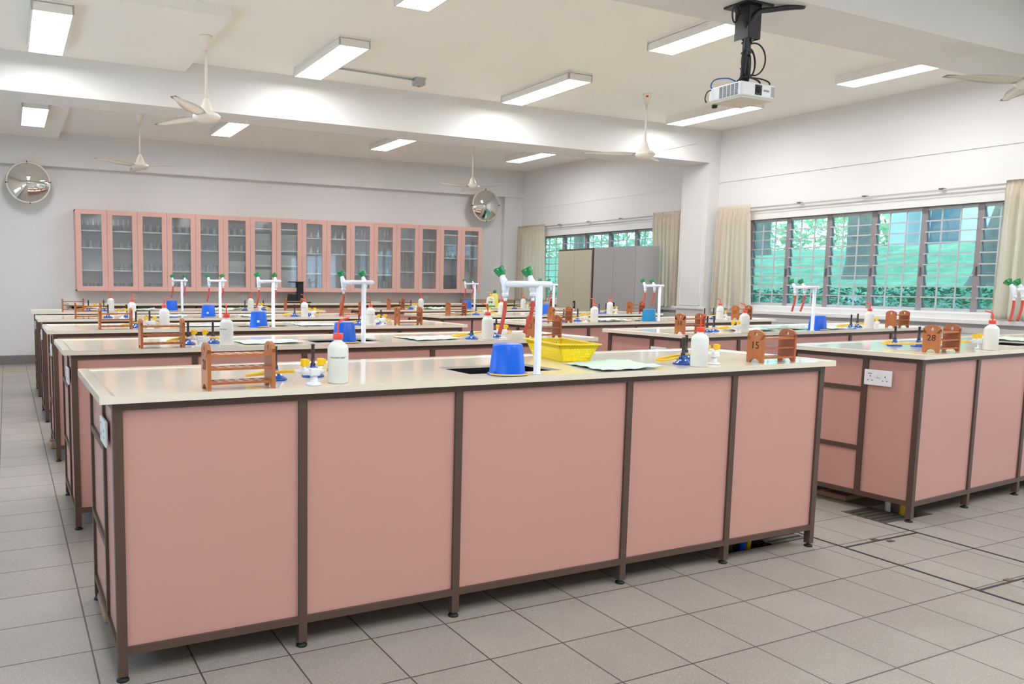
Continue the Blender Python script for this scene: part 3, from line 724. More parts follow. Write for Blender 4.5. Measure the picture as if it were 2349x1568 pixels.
def wp(b, xl, yl, z=H):
    x0, y0, t, _ = BEN[b]; t = math.radians(t); return (x0+xl*math.cos(t)-yl*math.sin(t), y0+xl*math.sin(t)+yl*math.cos(t), z+.0005)

# ------------------------------------------------------------------ test tube racks
def arc(cx, cy, r, a0, a1, n): return [(cx+r*math.cos(a0+(a1-a0)*i/n), cy+r*math.sin(a0+(a1-a0)*i/n)) for i in range(n+1)]
RW, RH, RT = .086, .150, .012
def rack_fn(L):
    def fn():
        r = empty('test_tube_rack')
        # side panel outline with arched top and a foot arch, plus a hole near the top
        nH = 16
        for s in (0, 1):
            x = 0 if s == 0 else L-RT
            b = MB()
            top = arc(RW/2, .098, .0625, math.radians(136), math.radians(44), 8)
            up = [(RW/2+(-1)**0*0, 0)]
            zc = .128
            hole = [(RW/2+.0085*math.cos(a)*1.0, zc+.0115*math.sin(a)) for a in [2*PI*i/24 for i in range(24)]]
            # square-ish ring around the hole up to the arched top
            outer = []
            for i in range(24):
                a = 2*PI*i/24; dx, dy = math.cos(a), math.sin(a); t_ = 10
                for lim in ((RW/2)/abs(dx) if abs(dx) > 1e-6 else 10,): t_ = min(t_, lim)
                if dy < -1e-6: t_ = min(t_, (zc-.105)/-dy)
                if dy > 1e-6:
                    for it in range(200):
                        tt = it*.0004
                        px, pz = dx*tt, zc+dy*tt
                        if abs(px) > RW/2 or pz > .150-(px*px)*8.5: break
                    t_ = min(t_, tt)
                elif abs(dy) <= 1e-6: pass
                outer.append((RW/2+dx*t_, zc+dy*t_))
            b.plate(outer, hole, (x, 0, 0), (0, 1, 0), (0, 0, 1), (RT, 0, 0))
            foot = arc(RW/2, -.012, .030, math.radians(156), math.radians(24), 8)
            foot = [(px, max(0, py)) for px, py in foot]
            z_lo = outer[[i for i in range(24) if 2*PI*i/24 > PI][0]][1]
            b.prism([(0, 0), (foot[0][0], 0)]+foot[1:-1]+[(foot[-1][0], 0), (RW, 0), (RW, .1051), (0, .1051)], (x, 0, 0), (0, 1, 0), (0, 0, 1), (RT, 0, 0))
            # fill the corners beside the ring
            b.prism([(0, .105), (0, .1285), (.001, .1285), (.020, .105)], (x, 0, 0), (0, 1, 0), (0, 0, 1), (RT, 0, 0)).prism([(RW-.02, .105), (RW-.001, .1285), (RW, .1285), (RW, .105)], (x, 0, 0), (0, 1, 0), (0, 0, 1), (RT, 0, 0))
            b.build('side_panel', 'wood', r)
        for z in (.018, .063, .106):
            b = MB(); n = 6; cw = (L-2*RT)/n; cd_ = (RW-.006)/2
            for i in range(n):
                for j in range(2):
                    x0 = RT+i*cw; y0 = .003+j*cd_; q = 16
                    hole = [(x0+cw/2+.0105*math.cos(2*PI*k/q), y0+cd_/2+.0105*math.sin(2*PI*k/q)) for k in range(q)]
                    outer = []
                    for k in range(q):
                        dx, dy = math.cos(2*PI*k/q), math.sin(2*PI*k/q); t_ = min(cw/2/max(abs(dx), 1e-6), cd_/2/max(abs(dy), 1e-6)); outer.append((x0+cw/2+dx*t_, y0+cd_/2+dy*t_))
                    # exact corners
                    for k in range(q):
                        if k % 4 == 2: outer[k] = (x0+(cw if math.cos(2*PI*k/q) > 0 else 0), y0+(cd_ if math.sin(2*PI*k/q) > 0 else 0))
                    b.plate(outer, hole, (0, 0, z), (1, 0, 0), (0, 1, 0), (0, 0, .0075))
            b.build('shelf', 'wood', r)
        return r
    return fn
rackP = Proto(rack_fn(.222), 'test tube rack')
def rack(b, xl, yl, side, num=None, L=.222):
    x0, y0, t, nm = BEN[b]
    lab = '%s at the %s end of the %s' % (('wooden test tube rack marked '+num) if num else 'plain wooden test tube rack', side, nm)
    o = rackP(wp(b, xl, yl), math.radians(t), lab, 'wooden test tube racks')
    if num:
        text_obj('number', text_bm(num, .046, (0, -1, 0), (0, 0, 1), (-.0004, RW/2, .078), .0004), 'ink', o)

# ------------------------------------------------------------------ wash bottles
def bottle_fn():
    r = empty('wash_bottle')
    MB().lathe([(.033, 0), (.036, .004), (.036, .118), (.033, .128), (.022, .139), (.0145, .144), (.0145, .154)], 28).build('bottle_body', 'bottle', r)
    MB().lathe([(.017, .151), (.0175, .153), (.0175, .169), (.0165, .1705)], 24).build('cap', 'red', r)
    MB().tube(smooth_path([(0, 0, .168), (0, 0, .19), (.001, 0, .203), (.006, 0, .212), (.018, 0, .217), (.040, 0, .223)], 5), [.0042]*24+[.0030]*2, 8).build('spout', 'red', r) if False else MB().tube(smooth_path([(0, 0, .168), (0, 0, .19), (.001, 0, .203), (.006, 0, .212), (.018, 0, .217), (.040, 0, .223)], 5), .0036, 8).build('spout', 'red', r)
    return r
botP = Proto(bottle_fn, 'wash bottle')
def wash(b, xl, yl, ang, desc, text=None):
    x0, y0, t, nm = BEN[b]
    o = botP(wp(b, xl, yl), math.radians(t)+ang, 'white red-capped wash bottle %s of the %s' % (desc, nm), 'wash bottles')
    if text is not None:
        a0 = text-ang-math.radians(t)   # direction towards which the label faces
        R_ = .0366; nrm = Vector((math.cos(a0), math.sin(a0), 0)); right = Vector((0, 0, 1)).cross(nrm)
        b_ = MB(); n = 10; 
        for i in range(n):
            p = []
            for a in (-1.05+2.1*i/n, -1.05+2.1*(i+1)/n):
                q = nrm*math.cos(a)+right*math.sin(a); p.append(q*.0363)
            b_.quad(p[0]+Vector((0, 0, .083)), p[1]+Vector((0, 0, .083)), p[1]+Vector((0, 0, .097)), p[0]+Vector((0, 0, .097)))
        lb = b_.build('paper_label', 'label', o)
        text_obj('lettering', text_bm('"deionised water"', .0085, tuple(right), (0, 0, 1), tuple(nrm*.0366+Vector((0, 0, .090))), .0001, bend=.0366), 'ink', lb)

# ------------------------------------------------------------------ bunsen burners, gas taps, hoses
def burner_fn():
    r = empty('bunsen_burner')
    star = lambda a, i: 1
    MB().lathe([(.040, 0), (.042, .003), (.038, .007), (.024, .015), (.014, .026), (.010, .038), (.009, .042)], 26).build('base', 'dblue', r)
    b = MB()
    for k in range(6):
        a = 2*PI*k/6+.3; q = Matrix.Rotation(a, 4, 'Z') @ Matrix.Translation((.0205, 0, .0185)) @ Matrix.Rotation(math.radians(50), 4, 'Y'); b.lathe([(.0045, -.001), (.004, .0022)], 10, q)
    b.build('vent_dots', 'white', r)
    MB().lathe([(.0085, .038), (.0095, .040), (.0095, .050), (.0068, .052), (.0066, .114), (.0074, .115), (.0074, .119)], 16).build('burner_tube', mat('burnt_metal', (66, 60, 60), .35, metal=.6), r)
    MB().cyl((0, 0, .03), (-.030, 0, .030), .0042).build('gas_inlet', 'dblue', r)
    return r
burP = Proto(burner_fn, 'bunsen burner')
def gtap_fn():
    r = empty('gas_tap')
    MB().lathe([(.026, 0), (.026, .005), (.0225, .008), (.013, .009), (.0125, .0325)], 20).box(-.0175, .0175, -.0175, .0175, .032, .057, .004).build('stem', 'white', r)
    for s in (-1, 1):
        q = MB(); d = Vector((s*.86, .5, 0)); p = Vector((0, 0, .045))
        q.cyl(p, p+d*.045, .011, 12); q.cyl(p+d*.044, p+d*.075, .0075, 12, .0045); q.cyl(p+d*.034+Vector((0, 0, .004)), p+d*.034+Vector((0, 0, .018)), .009, 12)
        q.build('outlet', 'white', r)
        k = p+d*.034
        MB().lathe([(.0105, .018), (.0125, .021), (.0125, .040), (.011, .043)], 8, Matrix.Translation(k) @ Matrix.Rotation(.3, 4, 'Z'), smooth=False).box(k.x-.019*s if s < 0 else k.x-.004, k.x+.004 if s < 0 else k.x+.019, k.y-.006, k.y+.006, k.z+.024, k.z+.040).build('tap_knob', 'yellow', r)
    return r
tapP = Proto(gtap_fn, 'gas tap')
def hose(b, p, lab):
    pts = [Vector(wp(b, x, y, H+z)) for x, y, z in p]
    o = MB().tube(smooth_path(pts, 6), .0055, 8).build('gas_hose', 'yhose'); tag(o, lab, 'hose', 'yellow gas hoses')
def station(b, tx, ty, b1, b2, nm2, side):
    x0, y0, t, nm = BEN[b]; t = math.radians(t)
    tapP(wp(b, tx, ty), t, 'white twin gas tap with yellow knobs, %s station, %s' % (side, nm), 'gas taps')
    for i, bb in enumerate((b1, b2)):
        if bb is None: continue
        s = -1 if i == 0 else 1
        burP(wp(b, bb[0], bb[1]), t+(0 if i == 0 else PI), 'blue-footed bunsen burner, %s of two at the %s station, %s' % ('left' if i == 0 else 'right', side, nm), 'bunsen burners')
        sx, sy = tx+s*.86*.072, ty+.5*.072
        ix = bb[0]+(-.028 if i == 0 else .028); iy = bb[1]
        mx = min(sx, ix)-.07 if i == 0 else max(sx, ix)+.06
        hose(b, [(sx-s*.006, sy-.004, .045), (sx+s*.03, sy+.018, .043), (sx+s*.06, sy+.05, .036), (mx, (sy+iy)/2+.06, .022), (mx+s*-.005, iy+.02, .018), (ix+s*.02, iy+.001, .028), (ix-s*.0, iy, .030)],
             'yellow hose from gas tap to %s burner, %s station, %s' % ('left' if i == 0 else 'right', side, nm))
# ------------------------------------------------------------------ water tap stands
def stand_fn():
    r = empty('water_tap_stand'); Z = .345
    b = MB(); b.lathe([(.019, 0), (.019, .003), (.0135, .005), (.0135, Z-.006)], 20)
    b.build('post', 'pipe', r)
    MB().tube(smooth_path([(-.078, .10, Z), (-.078, .04, Z), (-.076, .018, Z), (-.068, .006, Z), (-.05, .002, Z), (0, 0, Z), (.035, .002, Z), (.052, .006, Z), (.059, .018, Z), (.061, .04, Z), (.061, .11, Z)], 5), .0125, 14).build('cross_pipe', 'pipe', r)
    for s, x, y, bend in (('l', -.078, .115, -.012), ('r', .061, .125, -.02)):
        b = MB(); b.tube(smooth_path([(x, y+.022, Z+.030), (x, y+.012, Z+.014), (x, y, Z-.004), (x, y-.002, Z-.03), (x, y-.002, Z-.048)], 4), [.0115]*4+[.0145]*4+[.015]*4+[.0115]*5, 14)
        b.lathe([(.0105, -.050), (.0135, -.048), (.0135, -.036), (.0115, -.033)], 16, Matrix.Translation((x, y-.002, Z))); b.lathe([(.0065, -.075), (.0075, -.05)], 12, Matrix.Translation((x, y-.002, Z)))
        tb = b.build('tap_body', 'pipe', r)
        q = Matrix.Translation((x, y+.020, Z+.026)) @ Matrix.Rotation(math.radians(-38), 4, 'X')
        MB().lathe([(.010, 0), (.0115, .004), (.018, .016), (.0265, .032), (.027, .037), (.012, .044)], 32, q, star=lambda a, i: (1, 1, .93+.07*math.cos(4*a), .85+.15*math.cos(4*a), .85+.15*math.cos(4*a), .95+.05*math.cos(4*a))[i]).build('tap_handle', 'green', tb)
        MB().tube(smooth_path([(x, y-.002, Z-.066), (x+bend*.1, y-.002, Z-.10), (x+bend*.6, y-.001, Z-.14), (x+bend*1.6, y+.004, Z-.195)], 6), .0078, 12).build('rubber_hose', 'redhose', tb)
    return r
stP = Proto(stand_fn, 'water tap')
# ------------------------------------------------------------------ buckets
def bucket_fn(m, hm):
    def fn():
        r = empty('bucket')
        b = MB().lathe([(.070, .006), (.071, .0), (.0695, .0), (.0685, .010), (.0575, .110), (.054, .117), (.048, .119), (.046, .117)], 36)
        b.lathe([(.069, 0), (.0755, 0), (.0765, .003), (.0745, .006), (.069, .007)], 36, capb=False, capt=False).lathe([(.046, .1165), (.05, .1185)], 36)
        for a in (0.2, PI+.2): b.lathe([(.006, -.004), (.006, .004)], 10, Matrix.Translation((.076*math.cos(a), .076*math.sin(a), .008)) @ Matrix.Rotation(PI/2, 4, 'Y'))
        b.build('bucket_body', m, r)
        if hm:
            pts = [(.080*math.cos(a), .080*math.sin(a), .0055) for a in [(-PI*.98+PI*1.18*i/24)+.0 for i in range(25)]]
            MB().tube(pts, .0032, 8).build('handle', hm, r)
        return r
    return fn
bkB = Proto(bucket_fn('blue', 'yellow'), 'bucket'); bkT = Proto(bucket_fn('teal', None), 'bucket')

POS = {
'L1': {'rl': (0.323, .015), 'b1': (0.61, 0.22), 'b2': (0.769, 0.27), 't1': (0.687, 0.04), 'w1': (0.786, 0.07), 'bk': (1.49, 0.078), 'st': (1.605, 0.045), 'b3': (2.465, 0.14), 'b4': (2.62, .27), 'w2': (2.46, 0.045), 't2': (2.60, 0.09), 'rr': (2.854, 0.045)},
'L2': {'rl': (0.369, .015), 'b1': (0.648, 0.22), 'b2': (0.796, 0.27), 't1': (0.672, 0.04), 'w1': (0.822, 0.07), 'bk': (1.51, 0.078), 'st': (1.614, 0.045), 'b3': (2.404, 0.14), 'b4': (2.659, 0.25), 'w2': (2.468, 0.06), 't2': (2.612, 0.1), 'rr': (2.798, 0.03)},
'L3': {'rl': (0.337, .015), 'b1': (0.611, 0.22), 'b2': (0.715, 0.27), 't1': (0.684, 0.04), 'w1': (0.787, 0.07), 'bk': (1.49, 0.078), 'st': (1.595, 0.045), 'b3': (2.36, 0.16), 'b4': (2.601, 0.25), 'w2': (2.417, 0.06), 't2': (2.545, 0.1), 'rr': (2.658, 0.03)},
'L4': {'rl': (0.302, .015), 'b1': (0.60, 0.22), 'b2': (0.769, 0.27), 't1': (0.701, 0.04), 'w1': (0.791, 0.07), 'bk': (1.49, 0.078), 'st': (1.596, 0.045), 'b3': (2.38, 0.16), 'b4': (2.568, 0.25), 'w2': (2.449, 0.06), 't2': (2.548, 0.1), 'rr': (2.85, 0.03)},
'L5': {'rl': (0.296, .015), 'b1': (0.577, 0.22), 'b2': (0.744, 0.27), 't1': (0.657, 0.04), 'w1': (0.796, 0.07), 'bk': (1.456, 0.078), 'st': (1.567, 0.045), 'b3': (2.33, .16), 'b4': (2.583, 0.25), 'w2': (2.371, 0.06), 't2': (2.497, 0.1), 'rr': (2.80, 0.03)},
'R1': {'rl': (0.24, .05), 'b1': (0.572, 0.45), 'b2': (0.66, 0.36), 't1': (0.80, 0.10), 'w1': (0.779, 0.04), 'st': (1.40, 0.05)},
'R2': {'rl': (0.067, .05), 'b1': (0.521, 0.22), 'b2': (0.66, 0.27), 't1': (0.63, 0.04), 'w1': (0.735, 0.06), 'bk': (1.67, 0.075), 'st': (1.555, 0.045), 'b3': (2.246, 0.14), 'b4': (2.53, 0.25), 'w2': (2.37, 0.06), 't2': (2.559, 0.1), 'rr': (2.755, 0.05)},
'R3': {'rl': (0.204, .015), 'b1': (.52, .24), 'b2': (0.719, 0.27), 't1': (0.605, 0.04), 'w1': (0.741, 0.07), 'bk': (1.461, 0.078), 'st': (1.56, 0.045), 'b3': (2.333, 0.14), 'b4': (2.608, 0.25), 'w2': (2.466, 0.06), 't2': (2.599, 0.1), 'rr': (2.718, 0.03)},
'R4': {'rl': (0.123, .015), 'b1': (0.62, 0.24), 'b2': (0.80, 0.27), 't1': (0.644, 0.04), 'w1': (0.842, 0.07), 'bk': (1.46, 0.078), 'st': (1.565, 0.045), 'b3': (2.379, 0.16), 'b4': (2.576, 0.25), 'w2': (2.456, 0.06), 't2': (2.59, 0.1), 'rr': (2.79, 0.03)},
'R5': {'rl': (0.232, .015), 'b1': (.50, .24), 'b2': (0.69, 0.27), 't1': (0.625, 0.04), 'w1': (0.728, 0.07), 'bk': (1.46, 0.078), 'st': (1.564, 0.045), 'b3': (2.33, 0.16), 'b4': (2.58, .26), 'w2': (2.404, 0.06), 't2': (2.505, 0.1), 'rr': (2.724, 0.03)}}
NUM = {'L1': ('20', '15'), 'L2': (None, '23'), 'L3': (None, '19'), 'L4': (None, None), 'L5': (None, None), 'R1': ('28', None), 'R2': ('18', None), 'R3': ('7', '25'), 'R4': ('11', '30'), 'R5': (None, None)}
# spout directions (world angle, degrees)
SP = {'L1': (0, 250), 'L2': (80, 170), 'L3': (-10, 170), 'L4': (-5, 170), 'L5': (175, 0), 'R1': (120, 0), 'R2': (150, 150), 'R3': (150, 150), 'R4': (100, -30), 'R5': (150, 100)}
CAMV = Vector((-.238, -2.426))
for b, q in POS.items():
    nm = BEN[b][3]
    rack(b, q['rl'][0], q['rl'][1], 'left', NUM[b][0])
    if 'rr' in q: rack(b, q['rr'][0], q['rr'][1], 'right', NUM[b][1])
    facing = None
    p = wp(b, *q['w1']); tc_ = math.atan2(CAMV.y-p[1], CAMV.x-p[0])
    wash(b, q['w1'][0], q['w1'][1], math.radians(SP[b][0])-math.radians(BEN[b][2]), 'at the left station', {'L1': tc_, 'L2': tc_-.7}.get(b))
    if 'w2' in q:
        p = wp(b, *q['w2']); tc_ = math.atan2(CAMV.y-p[1], CAMV.x-p[0])
        wash(b, q['w2'][0], q['w2'][1], math.radians(SP[b][1])-math.radians(BEN[b][2]), 'at the right station', {'L3': tc_, 'L4': tc_-.5, 'R3': tc_-.2}.get(b))
    station(b, q['t1'][0], q['t1'][1], q['b1'], q['b2'], '', 'left')
    if 't2' in q: station(b, q['t2'][0], q['t2'][1], q.get('b3'), q.get('b4'), '', 'right')
    t = math.radians(BEN[b][2])
    stP(wp(b, *q['st']), t, 'white water tap stand with green handles on the %s' % nm, 'water tap stands')
    if 'bk' in q:
        if b == 'R3': bkT(wp(b, *q['bk']), t, 'light blue upturned bucket without handle on the third right bench')
        else:
            o = bkB(wp(b, *q['bk']), t+{'L1': 0, 'L2': .3, 'L3': 1.2}.get(b, .8), 'deep blue upturned bucket beside the sink of the %s' % nm, 'blue buckets')
            if b in ('L1', 'L2', 'L3', 'L4'):
                ang = {'L1': -.45, 'L2': -.3, 'L3': -1.9, 'L4': -1.9}[b]-o.rotation_euler[2]
                bb = MB(); n = 4
                for i in range(n):
                    P_ = []
                    for a in (ang-.15+.3*i/n, ang-.15+.3*(i+1)/n): P_.append(((.0655)*math.cos(a), .0655*math.sin(a), .038)); P_.append(((.0637)*math.cos(a), .0637*math.sin(a), .054))
                    bb.quad(P_[0], P_[2], P_[3], P_[1])
                bb.build('paper_sticker', 'label', o)

# cloths
def bcloth(b, cs, lab, seed, amp=.004): cloth([wp(b, *c)[:2] for c in cs], 'cleaning_cloth', 'cloth', lab, seed, H, amp, 'mint green cleaning cloths')
bcloth('L1', [(1.90, .012), (2.235, .014), (2.286, .33), (1.96, .335)], 'pale mint cloth lying flat beside the yellow basket on the nearest left bench', 11, .006)
bcloth('L2', [(.93, .10), (1.28, .10), (1.28, .36), (.93, .36)], 'pale mint cloth left of the sink on the second left bench', 12)
bcloth('L2', [(1.98, .06), (2.32, .12), (2.36, .36), (1.98, .40)], 'pale mint cloth right of the sink on the second left bench', 13)
bcloth('L3', [(.95, .20), (1.30, .20), (1.30, .45), (.95, .45)], 'pale mint cloth left of the sink on the third left bench', 14)
bcloth('L3', [(1.84, .10), (2.15, .08), (2.2, .35), (1.85, .38)], 'pale mint cloth right of the sink on the third left bench', 15)
bcloth('L4', [(.95, .12), (1.30, .12), (1.30, .40), (.95, .40)], 'pale mint cloth left of the sink on the fourth left bench', 16, .010)
bcloth('L4', [(1.84, .10), (2.15, .10), (2.2, .35), (1.85, .35)], 'pale mint cloth right of the sink on the fourth left bench', 17, .01)
bcloth('L5', [(.95, .08), (1.30, .10), (1.30, .40), (.95, .40)], 'crumpled mint cloth left of the sink on the farthest left bench', 18, .014)
bcloth('L5', [(2.08, .08), (2.30, .08), (2.28, .30), (1.95, .30)], 'crumpled mint cloth right of the sink on the farthest left bench', 19, .018)
bcloth('R2', [(.80, .10), (1.27, .10), (1.27, .38), (.85, .40)], 'pale mint cloth left of the sink on the second right bench', 20, .008)
bcloth('R2', [(1.85, .06), (2.17, .06), (2.17, .3), (1.85, .3)], 'pale mint cloth right of the sink on the second right bench', 21, .006)
bcloth('R3', [(.82, .06), (1.28, .08), (1.28, .36), (.84, .36)], 'pale mint cloth left of the sink on the third right bench', 22, .010)
bcloth('R4', [(.28+.1, .22), (.56, .22), (.56, .40), (.38, .40)], 'pale mint cloth beside rack 11 on the fourth right bench', 23, .01)
bcloth('R4', [(1.84, .10), (2.12, .10), (2.12, .35), (1.84, .35)], 'pale mint cloth right of the sink on the fourth right bench', 24, .01)
bcloth('R5', [(.85, .08), (1.15, .08), (1.15, .30), (.85, .30)], 'crumpled mint cloth left of the sink on the farthest right bench', 25, .014)
bcloth('R5', [(1.84, .04), (2.10, .04), (2.10, .17), (1.84, .17)], 'pale mint cloth right of the sink on the farthest right bench', 26, .01)
bcloth('R1', [(1.84, .30), (2.2, .30), (2.2, .6), (1.84, .6)], 'pale mint cloth behind the sink of the nearest right bench', 27, .008)

# yellow basket on the nearest left bench
def ybasket():
    r = empty('plastic_basket', (2.10, .535, H+.0005), math.radians(-13.5)); w0, l0, w1_, l1, h = .125, .335, .16, .385, .082
    def wall(p0, p1, q0, q1, n):
        """slotted wall between bottom edge p0-p1 and top edge q0-q1"""
        b = MB(); p0, p1, q0, q1 = map(Vector, (p0, p1, q0, q1)); nrm = ((p1-p0).cross(q0-p0)).normalized()*.0022
        P = lambda u, v: (p0*(1-u)+p1*u)*(1-v)+(q0*(1-u)+q1*u)*v
        def bar(u0, u1, v0, v1):
            a = [P(u0, v0), P(u1, v0), P(u1, v1), P(u0, v1)]; A = [b.bm.verts.new(x) for x in a]; B = [b.bm.verts.new(x+nrm) for x in a]
            b.bm.faces.new(A); b.bm.faces.new(B[::-1])
            for k in range(4): b.bm.faces.new((A[k], A[(k+1) % 4], B[(k+1) % 4], B[k]))
        vs = [.0, .10, .175, .245, .32, .39, .465, .535, .61, .68, .75, 1.0]
        for i in range(0, len(vs)-1, 2): bar(0, 1, vs[i], vs[i+1])
        bar(0, 1, .75, 1.0)
        for i in range(1, len(vs)-1, 2):
            for k in range(n): bar((k+.0)/n, (k+.5)/n, vs[i], vs[i+1])
            bar(0, .06, vs[i], vs[i+1]); bar(.94, 1, vs[i], vs[i+1])
        return b.build('slotted_side', 'ybasket', r)
    B = [(-w0/2, -l0/2, .004), (w0/2, -l0/2, .004), (w0/2, l0/2, .004), (-w0/2, l0/2, .004)]
    T_ = [(-w1_/2-.015, -l1/2, h), (w1_/2+.015, -l1/2, h), (w1_/2+.015, l1/2, h), (-w1_/2-.015, l1/2, h)]
    for i in range(4): wall(B[i], B[(i+1) % 4], T_[i], T_[(i+1) % 4], 14 if i % 2 == 0 else 30)
    rx, ry = w1_/2+.015, l1/2
    b = MB()
    for k in range(4):
        pass
    o_ = [(-rx-.012, -ry-.012), (rx+.012, -ry-.012), (rx+.012, ry+.012), (-rx-.012, ry+.012)]; i_ = [(-rx+.002, -ry+.002), (rx-.002, -ry+.002), (rx-.002, ry-.002), (-rx+.002, ry-.002)]
    b.plate(o_, i_, (0, 0, h-.004), (1, 0, 0), (0, 1, 0), (0, 0, .006)); bmesh.ops.bevel(b.bm, geom=b.bm.edges[:], offset=.002, segments=2, affect='EDGES')
    b.build('basket_rim', 'ybasket', r)
    b = MB(); b.box(-w0/2, w0/2, -l0/2, -l0/2+.01, 0, .004).box(-w0/2, w0/2, l0/2-.01, l0/2, 0, .004)
    for k in range(12): x = -w0/2+w0*k/11; b.box(max(-w0/2, x-.0035), min(w0/2, x+.0035), -l0/2, l0/2, 0, .004)
    for k in range(16): y = -l0/2+l0*k/15; b.box(-w0/2, w0/2, max(-l0/2, y-.003), min(l0/2, y+.003), 0.0005, .0035)
    b.build('basket_floor', 'ybasket', r)
    tag(r, 'bright yellow slotted plastic basket on the nearest left bench behind the sink', 'basket')
ybasket()

# soap bottles on the farthest right bench
p = wp('R5', 1.985, .26); r = empty('pump_bottle', p, math.radians(-33)); r.scale = (1.12, 1.1, 1.04)
def ov(prof, sy, seg=26):
    b = MB().lathe(prof, seg); b.bm.transform(Matrix.Diagonal((1, sy, 1, 1))); return b
ov([(.050, 0), (.054, .006), (.056, .07), (.052, .12), (.038, .155), (.016, .168), (.015, .172)], .6).build('bottle_body', 'soap', r)
MB().lathe([(.017, .170), (.017, .190), (.007, .193), (.007, .213), (.014, .215), (.014, .222)], 16).box(-.05, .012, -.008, .008, .214, .223, .003).build('pump_head', 'yellow', r)
ov([(.0545, .008), (.0568, .045)], .612).build('green_band', 'sgreen', r)
text_obj('lettering', text_bm('생활', .034, (1, 0, 0), (0, 0, 1), (0, -.0348, .085), .0006), 'ink', r)
MB().prism([(-.012, .0), (.03, -.014), (.032, -.008), (-.008, .012)], (0, -.0335, .135), (1, 0, 0), (0, 0, 1), (0, .001, 0)).build('orange_swoosh', 'orange', r)
tag(r, 'cream pump soap bottle with yellow pump and green label band on the farthest right bench', 'soap bottle')
p = wp('R5', 2.12, .35); r = empty('refill_bottle', p, math.radians(-33)); r.scale = (1.1, 1.1, 1.0)
ov([(.046, 0), (.05, .006), (.05, .13), (.044, .185), (.02, .215), (.014, .22)], .6).build('bottle_body', 'soapy', r)
MB().lathe([(.018, .218), (.024, .222), (.02, .25), (.010, .262)], 16).build('cap', 'green', r)
tag(r, 'pale yellow soap bottle with green cap behind the pump bottle', 'soap bottle')

# stools whose flat feet show under the benches
def stool_fn():
    r = empty('lab_stool')
    MB().box(-.20, .02, -.14, .14, 0, .035, .010).build('foot_plate', 'tan2', r); MB().box(-.102, -.078, -.14, .14, .0345, .042, .003).box(-.20, .02, -.012, .012, .0345, .042, .003).build('foot_rib', 'tan2', r)
    MB().cyl((0, 0, .04), (0, 0, .42), .014).build('column', 'brown', r); MB().lathe([(.13, .42), (.14, .425), (.14, .445), (.13, .45)], 28).build('seat', 'board', r)
    return r
sp = Proto(stool_fn, 'stool')
sp((4.37, .64, 0), math.radians(4), 'stool tucked under the nearest right bench, its tan foot plate showing', 'stools under benches')
o = sp((.245, .63, 0), 0, 'stool tucked under the nearest left bench, its foot plate corner showing at the left', 'stools under benches')
o = sp((.22, 3.92, 0), 0, 'stool tucked under the third left bench, its foot plate showing in the aisle', 'stools under benches')

# ================================================================== OUTSIDE
b = MB(); n = 40; m_ = 24; g = []
def gz(x, y): return .66+.176*(x-9.5)+.12*math.sin(x*.7+y*.3) if x < 18.3 else .66+.176*8.8+.03*(x-18.3)+.1*math.sin(x*.7+y*.3)
for j in range(n+1):
    y = -6+44*j/n; g.append([b.bm.verts.new((8.98+x_*24/m_*1.0, y, gz(8.98+x_*24/m_, y)+random.uniform(-.04, .04))) for x_ in range(m_+1)])
for j in range(n):
    for i in range(m_): f = b.bm.faces.new((g[j][i], g[j][i+1], g[j+1][i+1], g[j+1][i])); f.smooth = True
tag(b.build('grass_bank', 'grass'), 'grassy bank rising outside the windows', 'grass bank', kind='structure')
def tree(x, y, r_, h_, lab, lean=(0, 0), crown=True, cr=2.2, cz=None, seed=0, m='leaf', nl=1500):
    z = gz(x, y)-.1; root = empty('tree', (x, y, z)); rnd = random.Random(seed)
    MB().tube(smooth_path([(0, 0, 0), (lean[0]*.1, lean[1]*.1, .25), (lean[0]*.35, lean[1]*.35, h_*.35), (lean[0], lean[1], h_)], 5), [r_*2.0, r_*1.7, r_*1.5, r_*1.35, r_*1.25, r_*1.15]+[r_*1.0]*5+[r_*.85]*5, 14).build('trunk', 'bark', root)
    if crown:
        b = MB(); cz = cz or h_
        for i in range(nl):
            a, e, q = rnd.uniform(0, 2*PI), rnd.uniform(-1, 1), rnd.random()**.4; s = math.sqrt(1-e*e)
            c = Vector((lean[0]+cr*q*s*math.cos(a), lean[1]+cr*q*s*math.sin(a), cz+cr*.7*q*e)); u = Vector((rnd.gauss(0, 1), rnd.gauss(0, 1), rnd.gauss(0, 1))).normalized(); v = u.orthogonal().normalized(); w = rnd.uniform(.06, .13)
            b.quad(c-u*w, c+v*w*.5, c+u*w, c-v*w*.5)
        b.build('crown', m, root, fix=False)
    tag(root, lab, 'tree')
tree(14.2, 7.2, .19, 4.5, 'thick dark tree trunk flaring at its base, centre of the near window', crown=True, cr=1.3, cz=4.7, seed=1)
tree(13.2, 8.9, .10, 4.5, 'pale thin tree trunk near the left edge of the near window', lean=(.2, .4), cr=.9, cz=4.0, seed=2, m='leafl', nl=900)
tree(12.6, 4.3, .22, 4.0, 'leaning thick tree at the right part of the near window', lean=(.4, -.9), cr=1.3, cz=4.4, seed=3)
tree(19.5, 13.6, .22, 5, 'tree at the back of the bank seen through the near window', cr=1.5, cz=4.4, seed=4, m='leafl', nl=900)
tree(21.0, 23.5, .2, 5, 'leafy tree filling the far window', cr=2.6, cz=3.6, seed=6)
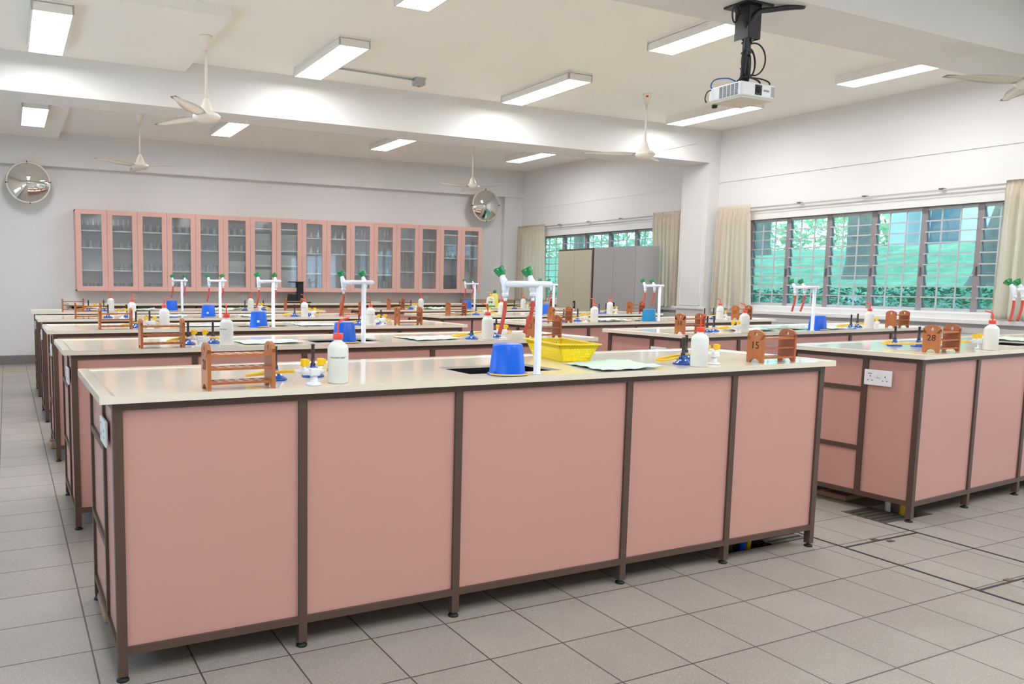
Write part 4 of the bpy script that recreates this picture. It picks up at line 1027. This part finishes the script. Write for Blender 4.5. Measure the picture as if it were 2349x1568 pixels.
# ivy and shrubs right outside the window
b = MB(); rnd = random.Random(9)
for i in range(11000):
    x = rnd.uniform(9.4, 12.4); y = rnd.uniform(2.5, 14)
    if 11.6 < x and 5.1 < y < 6.2: continue
    z = gz(x, y)+rnd.uniform(0, .34)*(1.3-(x-9.4)/3.4)+.02
    u = Vector((rnd.gauss(0, 1), rnd.gauss(0, 1), rnd.gauss(0, .4))).normalized(); v = u.cross(Vector((rnd.gauss(0, .4), rnd.gauss(0, .4), 1))).normalized(); w = rnd.uniform(.03, .07); c = Vector((x, y, z))
    b.quad(c-u*w, c+v*w*.45, c+u*w, c-v*w*.45)
tag(b.build('ground_ivy', 'leaf', fix=False), 'leafy ivy covering the foot of the bank outside the window', 'ivy', kind='stuff')
b = MB(); rnd = random.Random(12)
for i in range(6500):
    x = rnd.uniform(23.8, 28); y = rnd.uniform(12, 38); z = gz(x, y)+rnd.random()*3.2*(.5+.5*math.sin(y*.9)**2)
    u = Vector((rnd.gauss(0, 1), rnd.gauss(0, 1), rnd.gauss(0, 1))).normalized(); v = u.orthogonal().normalized(); w = rnd.uniform(.1, .2); c = Vector((x, y, z))
    b.quad(c-u*w, c+v*w*.5, c+u*w, c-v*w*.5)
tag(b.build('hedge_foliage', 'leafl', fix=False), 'light green bushes and foliage behind the grassy bank', 'bushes', kind='stuff')
r = empty('far_building', (22.0, 9.6, gz(22, 9.6)-.05))
MB().box(0, 3, -6, 1.2, 0, 6).build('wall', 'bwall', r)
for y in (-4.6, -2.9, -1.2, .5): MB().box(-.03, .02, y-.35, y+.35, .2, 3.6).build('dark_opening', mat('shade_grey', (120, 132, 140), .8), r)
MB().box(-.9, -.4, .9, 1.4, 0, 5).box(-.9, -.4, -1.9, -1.4, 0, 5).build('column', 'conc', r)
tag(r, 'white building with tall dark openings beyond the bank at the upper right of the window', 'building')
b = MB()
for i in range(5): b.box(11.7+i*.34, 11.7+i*.34+.40, 5.2, 6.1, .3, gz(11.6+i*.34, 5.6)+.05)
tag(b.build('garden_steps', 'conc'), 'concrete garden steps at the foot of the bank outside the near window', 'steps')
